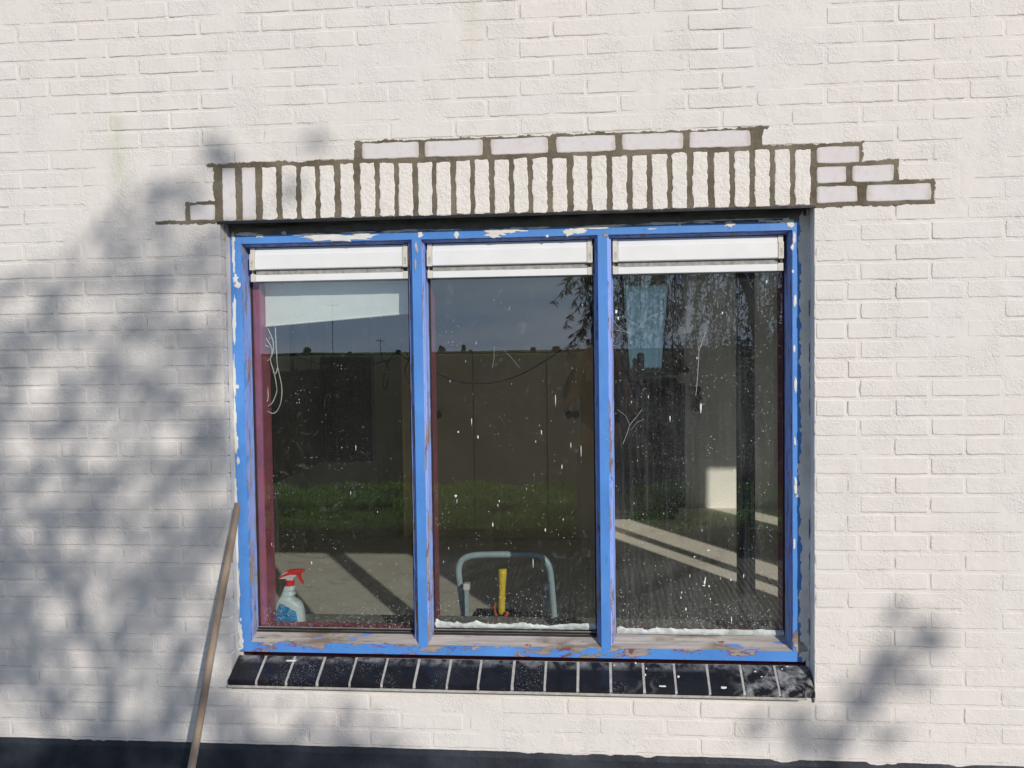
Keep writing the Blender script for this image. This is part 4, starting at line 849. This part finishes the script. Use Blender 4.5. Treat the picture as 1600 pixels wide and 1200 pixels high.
# willow that shades the wall
bark = simple('willow_bark', (.07, .06, .048), .9, .3, 20, .004); wl = mat_leaf('willow_leaf', (.030, .045, .018), (.07, .09, .03), .12)
tree = empty('willow_tree', (3.3, -7.2, GZ), 'large drooping willow whose branches are mirrored in the right pane', 'tree')
def pip(x, y, poly_):
    c = False; j = len(poly_)-1
    for i in range(len(poly_)):
        if (poly_[i][1] > y) != (poly_[j][1] > y) and x < (poly_[j][0]-poly_[i][0])*(y-poly_[i][1])/(poly_[j][1]-poly_[i][1]+1e-9)+poly_[i][0]: c = not c
        j = i
    return c
REG = [(-900, 380), (0, 440), (90, 400), (150, 330), (210, 285), (300, 280), (345, 340), (362, 420), (362, 520), (340, 600), (372, 700), (372, 900), (380, 1010), (352, 1080), (560, 1110), (640, 1150), (700, 1300), (-900, 1500)]
SPOT = [(335, 238, 24), (350, 255, 18), (245, 300, 16), (200, 345, 16), (165, 370, 14), (455, 290, 16), (490, 225, 18), (310, 395, 30), (250, 440, 40)]
SPOTR = [(1455, 1000, 26), (1435, 998, 18), (1385, 1030, 30), (1370, 1050, 26), (1400, 960, 16), (1425, 1062, 22), (1330, 1090, 24), (1352, 1105, 20), (1385, 1148, 18), (1290, 1150, 34), (1240, 1120, 26), (1250, 1170, 30), (1180, 1130, 20), (1365, 1080, 26)]
HOLE = [(85, 962, 26), (140, 1030, 30), (20, 1120, 46), (335, 900, 26), (300, 950, 22), (110, 850, 24), (270, 690, 26), (60, 610, 30), (130, 480, 34), (40, 480, 30), (220, 560, 30), (330, 1040, 26), (180, 1080, 22), (250, 1010, 20), (150, 640, 22), (30, 700, 30), (290, 800, 20), (215, 780, 22), (345, 770, 22), (190, 900, 16), (430, 1110, 40), (520, 1090, 30), (320, 480, 26), (60, 850, 18), (235, 850, 14)]
pts = []; rr = random.Random(11)
def dens(px, py):
    if any((px-a)**2+(py-b)**2 < r*r for a, b, r in HOLE): return .04
    u_, v_ = px*.78-py*.62, px*.62+py*.78; nz = .8*mn.noise(Vector((u_*.0055, v_*.0155, 3.3)))+.75*mn.noise(Vector((u_*.016, v_*.040, 8.3)))
    if pip(px, py, REG): return max(.05, min(1, .66+nz*1.35))*(.42 if py < 430 else .72 if py < 600 else 1)
    return 0
def addleaf(px, py, s0=5.8, s1=9.2):
    p = at(px, py, 0); s = rr.uniform(s0, s1); pts.append((p.x+TX*s, -s, p.z+TZ*s))
for i in range(34000):
    px = rr.uniform(-900, 720); py = rr.uniform(280, 1400)
    if rr.random() < dens(px, py): addleaf(px, py)
for a, b, r in SPOT:
    for k in range(int(r*.75)): addleaf(rr.gauss(a, r*.5), rr.gauss(b, r*.5), 6.0, 8.0)
pA = np.array(pts); n_main = len(pts)
D = lrng.normal(size=(len(pA), 3)); D[:, 2] -= 1.0
crown = leaves(pA, D, .085, .021, wl, 'crown', tree)
pts = []
for a, b, r in SPOTR:
    for k in range(int(r*1.0)): addleaf(rr.gauss(a, r*.55), rr.gauss(b, r*.55), 6.2, 8.2)
pR = np.array(pts)
m = MB(); base = Vector((3.3, -7.2, GZ))
def limb(p, q, r0, r1, sag=.0, n=9, seed=0):
    P = []
    for k in range(n+1):
        t = k/n; v = Vector(p).lerp(Vector(q), t); v += Vector((mn.noise(Vector((t*3, seed, 1))), mn.noise(Vector((t*3, seed, 5))), 0))*.22*(t*(1-t)*4)*(Vector(q)-Vector(p)).length*.3; v.z += sag*4*t*(1-t); P.append(v)
    m.tube(P, [r0+(r1-r0)*k/n for k in range(n+1)], bark, 8); return P
tr1 = limb(base, (2.8, -7.0, .7), .12, .06, seed=1); tr2 = limb((2.8, -7.0, .7), (1.9, -6.7, 2.7), .035, .014, seed=2)
tr4 = limb(base+Vector((-.3, .2, 0)), (2.0, -7.4, 1.4), .12, .06, seed=6); tr5 = limb(base+Vector((-.5, -.2, 0)), (1.35, -7.6, 1.6), .09, .04, seed=7)
m.build('trunk', tree)
m = MB(); cen = pA[lrng.integers(0, len(pA), 30)]
for i, c in enumerate(cen):
    src = rr.choice(tr2[3:]+tr4[5:]); limb(src, c, .008, .003, .25, 8, i+10)
# drooping twigs that the panes mirror
LP, LD = [], []
def strand(x, s, z0, z1, dx, seed, den=1.):
    n = 14; P = [Vector((x+dx*(k/n)**1.6+.03*mn.noise(Vector((k*.3, seed, 2))), -s+.1*math.sin(k*.3+seed), z0+(z1-z0)*(k/n))) for k in range(n+1)]
    m.tube(P, [.005-.0038*k/n for k in range(n+1)], bark, 4, cap=False)
    cnt = int(abs(z1-z0)*46*den)
    for q in range(cnt):
        t = rr.random()**.85; k = min(n-1, int(t*n)); p = P[k].lerp(P[k+1], t*n-k); d_ = Vector((rr.gauss(0, .75), rr.gauss(0, .5), -.75)).normalized()
        LP.append(p+d_*.035); LD.append(d_)
def mir(px, s): return (px-931)/F_PX*(DIST+s+.3)
def mz(py, s): return -(py-541)/F_PX*(DIST+s+.3)
for i, (px, dpx, y0, y1) in enumerate([(915, -50, 380, 470), (925, -42, 420, 505), (935, -30, 440, 520), (930, -22, 380, 450), (928, -40, 455, 545), (905, -22, 400, 440), (938, -25, 470, 560), (912, -30, 515, 560), (920, -8, 400, 520), (935, -15, 500, 600), (926, -34, 400, 480), (930, -46, 395, 455), (934, -38, 480, 520)]):
    s = 5.3+.3*math.sin(i*2.1); strand(mir(px, s), s, mz(y0, s), mz(y1, s), dpx/F_PX*9, i, 2.6)
for i in range(215):
    s = rr.uniform(5.2, 8.5); px = 945+rr.random()**.8*330; y0 = rr.uniform(300, 470); strand(mir(px, s), s, mz(y0, s), mz(min(y0+rr.uniform(60, 200), 600), s), rr.uniform(-.25, .1), i+40, .95)
m.build('branches', tree)
leaves(np.array(LP), np.array(LD), .085, .0145, wl, 'drooping_foliage', tree)
# second tree on the right whose twig tips shade the wall below right of the window
t2 = empty('young_tree', (3.75, -5.4, GZ), 'slender young tree standing right of the willow', 'tree')
m = MB(); b2 = Vector((3.75, -5.4, GZ)); top2 = Vector(pR.mean(axis=0));  limb(b2, (3.85, -5.4, 1.3), .028, .014, seed=31); limb((3.85, -5.4, 1.3), top2, .012, .004, seed=33)
pM = pR[np.argsort(np.linalg.norm(pR-pR.mean(axis=0), axis=1))]
for i in range(6): limb((3.85, -5.4, 1.25+i*.02), pM[rr.randrange(len(pM)//2)], .004, .0015, .02, 6, 60+i)
m.build('trunk', t2); D = lrng.normal(size=(len(pR), 3)); leaves(pR, D, .08, .02, wl, 'crown', t2)
# dark shrubs beyond the deck on the right
sh = mat_leaf('dark_shrub_leaf', (.018, .028, .012), (.04, .055, .02), .1)
for i, (cx, cy, r, h) in enumerate([(1.3, -9.0, .75, 1.55), (2.3, -8.6, .9, 1.9), (3.4, -9.2, 1.0, 2.2)]):
    e = empty('shrub', (cx, cy, GZ), ('smallest and leftmost', 'middle', 'tallest and rightmost')[i]+' dark shrub below the willow, mirrored in the right pane', 'shrub', 'dark shrubs below the willow')
    m = MB()
    for k in range(9): a = k*.7; limb((cx, cy, GZ), (cx+math.cos(a)*r*.7, cy+math.sin(a)*r*.7, GZ+h*rr.uniform(.6, .95)), .02, .005, 0, 6, k)
    m.build('stem', e); n = 5200; u = lrng.normal(size=(n, 3)); u /= np.linalg.norm(u, axis=1)[:, None]; q = lrng.uniform(.45, 1.05, n)**.6
    P = u*q[:, None]*np.array([r, r, h/2])*(1+.35*np.array([mn.noise(Vector(v*2.2+i)) for v in u]))[:, None]+np.array([cx, cy, GZ+h*.52])
    leaves(P, lrng.normal(size=(n, 3)), .07, .03, sh, 'foliage', e)
# horizon: line of far trees, poles, hedge
fl = mat_leaf('hazed_tree_leaf', (.07, .085, .06), (.10, .115, .085), .15)  # leaf colour lifted to stand in for distance haze
lbs = ['round', 'small low', 'slim upright', 'broad low', 'bushy', 'tiny']
for i, (px, w, h, lab) in enumerate([(471, 14, 13, 'round far tree on the horizon mirrored in the left pane'), (688, 13, 12, 'bushy far tree on the horizon at the left of the middle pane'), (724, 7, 14, 'slim upright far tree on the horizon in the middle pane'), (735, 6, 5, 'tiny far bush beside the slim upright tree'), (835, 9, 8, 'low far tree right of centre in the middle pane'), (870, 16, 9, 'broad far tree near the willow twigs'), (618, 9, 7, 'low far tree beside the first blue mullion'), (540, 6, 5, 'tiny far bush in the middle of the left pane horizon')]):
    s = 380.; x = mir(px, s); sc = (DIST+s)/F_PX; W, H = w*sc*.9, (h+1)*sc
    e = empty('far_tree', (x, -s, GZ), lab, 'tree', 'far trees on the horizon'); m = MB(); m.tube([(x, -s, GZ), (x, -s, GZ+H*.5)], [.25, .12], bark, 6); m.build('trunk', e)
    n = 500; u = lrng.normal(size=(n, 3)); u /= np.linalg.norm(u, axis=1)[:, None]; P = u*(lrng.uniform(.3, 1.05, n)*(1+.5*np.array([mn.noise(Vector(v*2+i*3)) for v in u])))[:, None]*np.array([W/2, W/2, H*.42])+np.array([x, -s, GZ+H*.60]); leaves(P, lrng.normal(size=(n, 3)), .8, .5, fl, 'crown', e)
x = np.linspace(-260, 160, 500); m = MB(); X, T = np.meshgrid(x, [0, 1, 2, 3]); Hh = .8+fb(X*.08, X*0, 5)*.9
m.grid(X, np.select([T == 0, T == 1, T == 2, T == 3], [-402., -401.2, -404.5, -405.5]), GZ+np.where((T == 1) | (T == 2), Hh, -.1), simple('far_hedge_green', (.08, .13, .05), .95, .3, .3)); tag(m.build('hedgerow'), 'long dark hedgerow along the horizon, mirrored in the panes', 'hedgerow')
pm = simple('grey_pole', (.12, .11, .10), .8)
for px, top, s, lb in ((513, 452, 150., 'taller utility pole mirrored in the left pane'), (589, 512, 220., 'shorter distant utility pole mirrored near the first mullion')):
    x = mir(px, s); zt_ = mz(top+8, s); m = MB(); m.tube([(x, -s, GZ), (x, -s, zt_)], [.07, .05], pm, 8); m.box((x-1.1, -s-.06, zt_-.8), (x+1.1, -s+.06, zt_-.62), pm)
    for q in (-.95, .95): m.tube([(x+q, -s, zt_-.62), (x+q, -s, zt_-.38)], .06, pm, 6)
    tag(m.build('utility_pole'), lb, 'utility pole', 'utility poles in the field')
# ---------------------------------------------------------------- the photographer
def skin(name, V, E, mat, parent, sub=2, root=0):
    me = bpy.data.meshes.new(name); me.from_pydata([Vector(v[:3]) for v in V], E, []); me.materials.append(mat)
    o = bpy.data.objects.new(name, me); scene.collection.objects.link(o); md = o.modifiers.new('skin', 'SKIN'); md.use_smooth_shade = True
    if not me.skin_vertices: bpy.context.view_layer.objects.active = o
    for i, v in enumerate(V):
        sv = me.skin_vertices[0].data[i]; sv.radius = (v[3], v[4] if len(v) > 4 else v[3]); sv.use_root = (i == root)
    s2 = o.modifiers.new('sub', 'SUBSURF'); s2.levels = sub; s2.render_levels = sub; setp(o, parent); return o
per = empty('person', (.03, -3.42, GZ), 'photographer in dark blue shirt and pale grey trousers, raising a phone, mirrored in the glass', 'person')
sk = simple('skin', (.42, .24, .17), .55, .06, 20); shirt = simple('navy_shirt', (.012, .015, .028), .85, .2, 30, .001); tro = simple('pale_grey_trousers', (.23, .215, .19), .85, .1, 20, .001); shoe = simple('dark_shoes', (.02, .018, .016), .6); hair = simple('brown_hair', (.05, .033, .02), .7, .3, 60)
cx, cy = .03, -3.42
def g_(x, y, z, *r): return (cx+x, cy+y, GZ+z)+r
V = [g_(0, 0, .98, .13, .10), g_(0, 0, 1.15, .125, .09), g_(0, 0, 1.33, .14, .095), g_(0, 0, 1.43, .09, .07), g_(0, .015, 1.50, .052), g_(0, .03, 1.58, .068, .08), g_(0, .03, 1.67, .078, .095), g_(0, .02, 1.73, .062, .075)]
E = [(i, i+1) for i in range(7)]
def arm(sg):
    b = len(V); V.extend([g_(sg*.17, 0, 1.40, .052), g_(sg*.225, .03, 1.27, .044), g_(sg*.24, .10, 1.13, .038), g_(sg*.17, .25, 1.36, .033), g_(sg*.11, .37, 1.54, .024, .018), g_(sg*.09, .395, 1.575, .022, .030)])
    E.extend([(3, b), (b, b+1), (b+1, b+2), (b+2, b+3), (b+3, b+4), (b+4, b+5)])
    for f in range(4):
        c = len(V); z = 1.60-f*.021; V.extend([g_(sg*(.085), .405-f*.002, z, .010), g_(sg*.075, .418, z+.006, .0085), g_(sg*(.045), .420, z+.008+(.004 if f == 1 else 0), .0078), g_(sg*(.022+.004*f), .418, z+.006, .007)]); E.extend([(b+5, c), (c, c+1), (c+1, c+2), (c+2, c+3)])
    c = len(V); V.extend([g_(sg*.085, .385, 1.585, .012), g_(sg*.066, .378, 1.600, .0105), g_(sg*.045, .385, 1.607, .009)]); E.extend([(b+4, c), (c, c+1), (c+1, c+2)])
arm(-1); arm(1)
for sg in (-1, 1):
    b = len(V); V.extend([g_(sg*.09, 0, .90, .085), g_(sg*.105, .01, .50, .055), g_(sg*.115, -.01, .10, .038), g_(sg*.12, .10, .045, .032)]); E.extend([(0, b), (b, b+1), (b+1, b+2), (b+2, b+3)])
skin('body', V, E, sk, per)
V = [g_(0, 0, .93, .165, .125), g_(0, 0, 1.12, .15, .115), g_(0, 0, 1.32, .165, .118), g_(0, 0, 1.44, .085, .075)]; E = [(0, 1), (1, 2), (2, 3)]
for sg in (-1, 1): b = len(V); V.extend([g_(sg*.175, 0, 1.40, .07), g_(sg*.222, .03, 1.28, .062), g_(sg*.235, .065, 1.20, .058)]); E.extend([(2, b), (b, b+1), (b+1, b+2)])
skin('shirt', V, E, shirt, per)
V = [g_(0, 0, .97, .150, .118), g_(0, 0, .88, .155, .12)]; E = [(0, 1)]
for sg in (-1, 1): b = len(V); V.extend([g_(sg*.09, 0, .78, .105), g_(sg*.105, .01, .50, .08), g_(sg*.115, -.01, .09, .064)]); E.extend([(1, b), (b, b+1), (b+1, b+2)])
skin('trousers', V, E, tro, per)
for sg in (-1, 1): skin('shoe', [g_(sg*.115, -.05, .05, .045), g_(sg*.12, .05, .045, .048), g_(sg*.125, .15, .035, .036)], [(0, 1), (1, 2)], shoe, per)
skin('hair', [g_(0, -.045, 1.66, .075, .06), g_(0, .0, 1.765, .078, .07), g_(0, .06, 1.785, .055, .03)], [(0, 1), (1, 2)], hair, per)
m = MB()
for sg in (-1, 1):
    m = MB(); m.tube([g_(sg*.032, .108, 1.655), g_(sg*.032, .121, 1.655)], [.012, .007], whp, 10); m.tube([g_(sg*.032, .120, 1.655), g_(sg*.032, .1235, 1.655)], .0055, M['black'], 8); m.build('eye', per)
m = MB(); m.tube([g_(0, .105, 1.66), g_(0, .132, 1.625), g_(0, .118, 1.612)], [.008, .014, .010], sk, 8); m.build('nose', per); m = MB()
m.tube([g_(-.025, .098, 1.578), g_(0, .108, 1.576), g_(.025, .098, 1.578)], [.003, .007, .003], simple('lips', (.30, .12, .10), .5), 6)
m.build('mouth', per)
for sg in (-1, 1): m = MB(); m.tube([g_(sg*.082, .02, 1.67), g_(sg*.090, .015, 1.645), g_(sg*.083, .02, 1.62)], [.010, .016, .008], sk, 8, flat=.5); m.build('ear', per)
m = MB(); m.box((-.04, -3.003, -.075), (.115, -2.995, .005), M['black'], .003); tag(m.build('smartphone'), 'black phone held up in both hands of the photographer', 'phone')
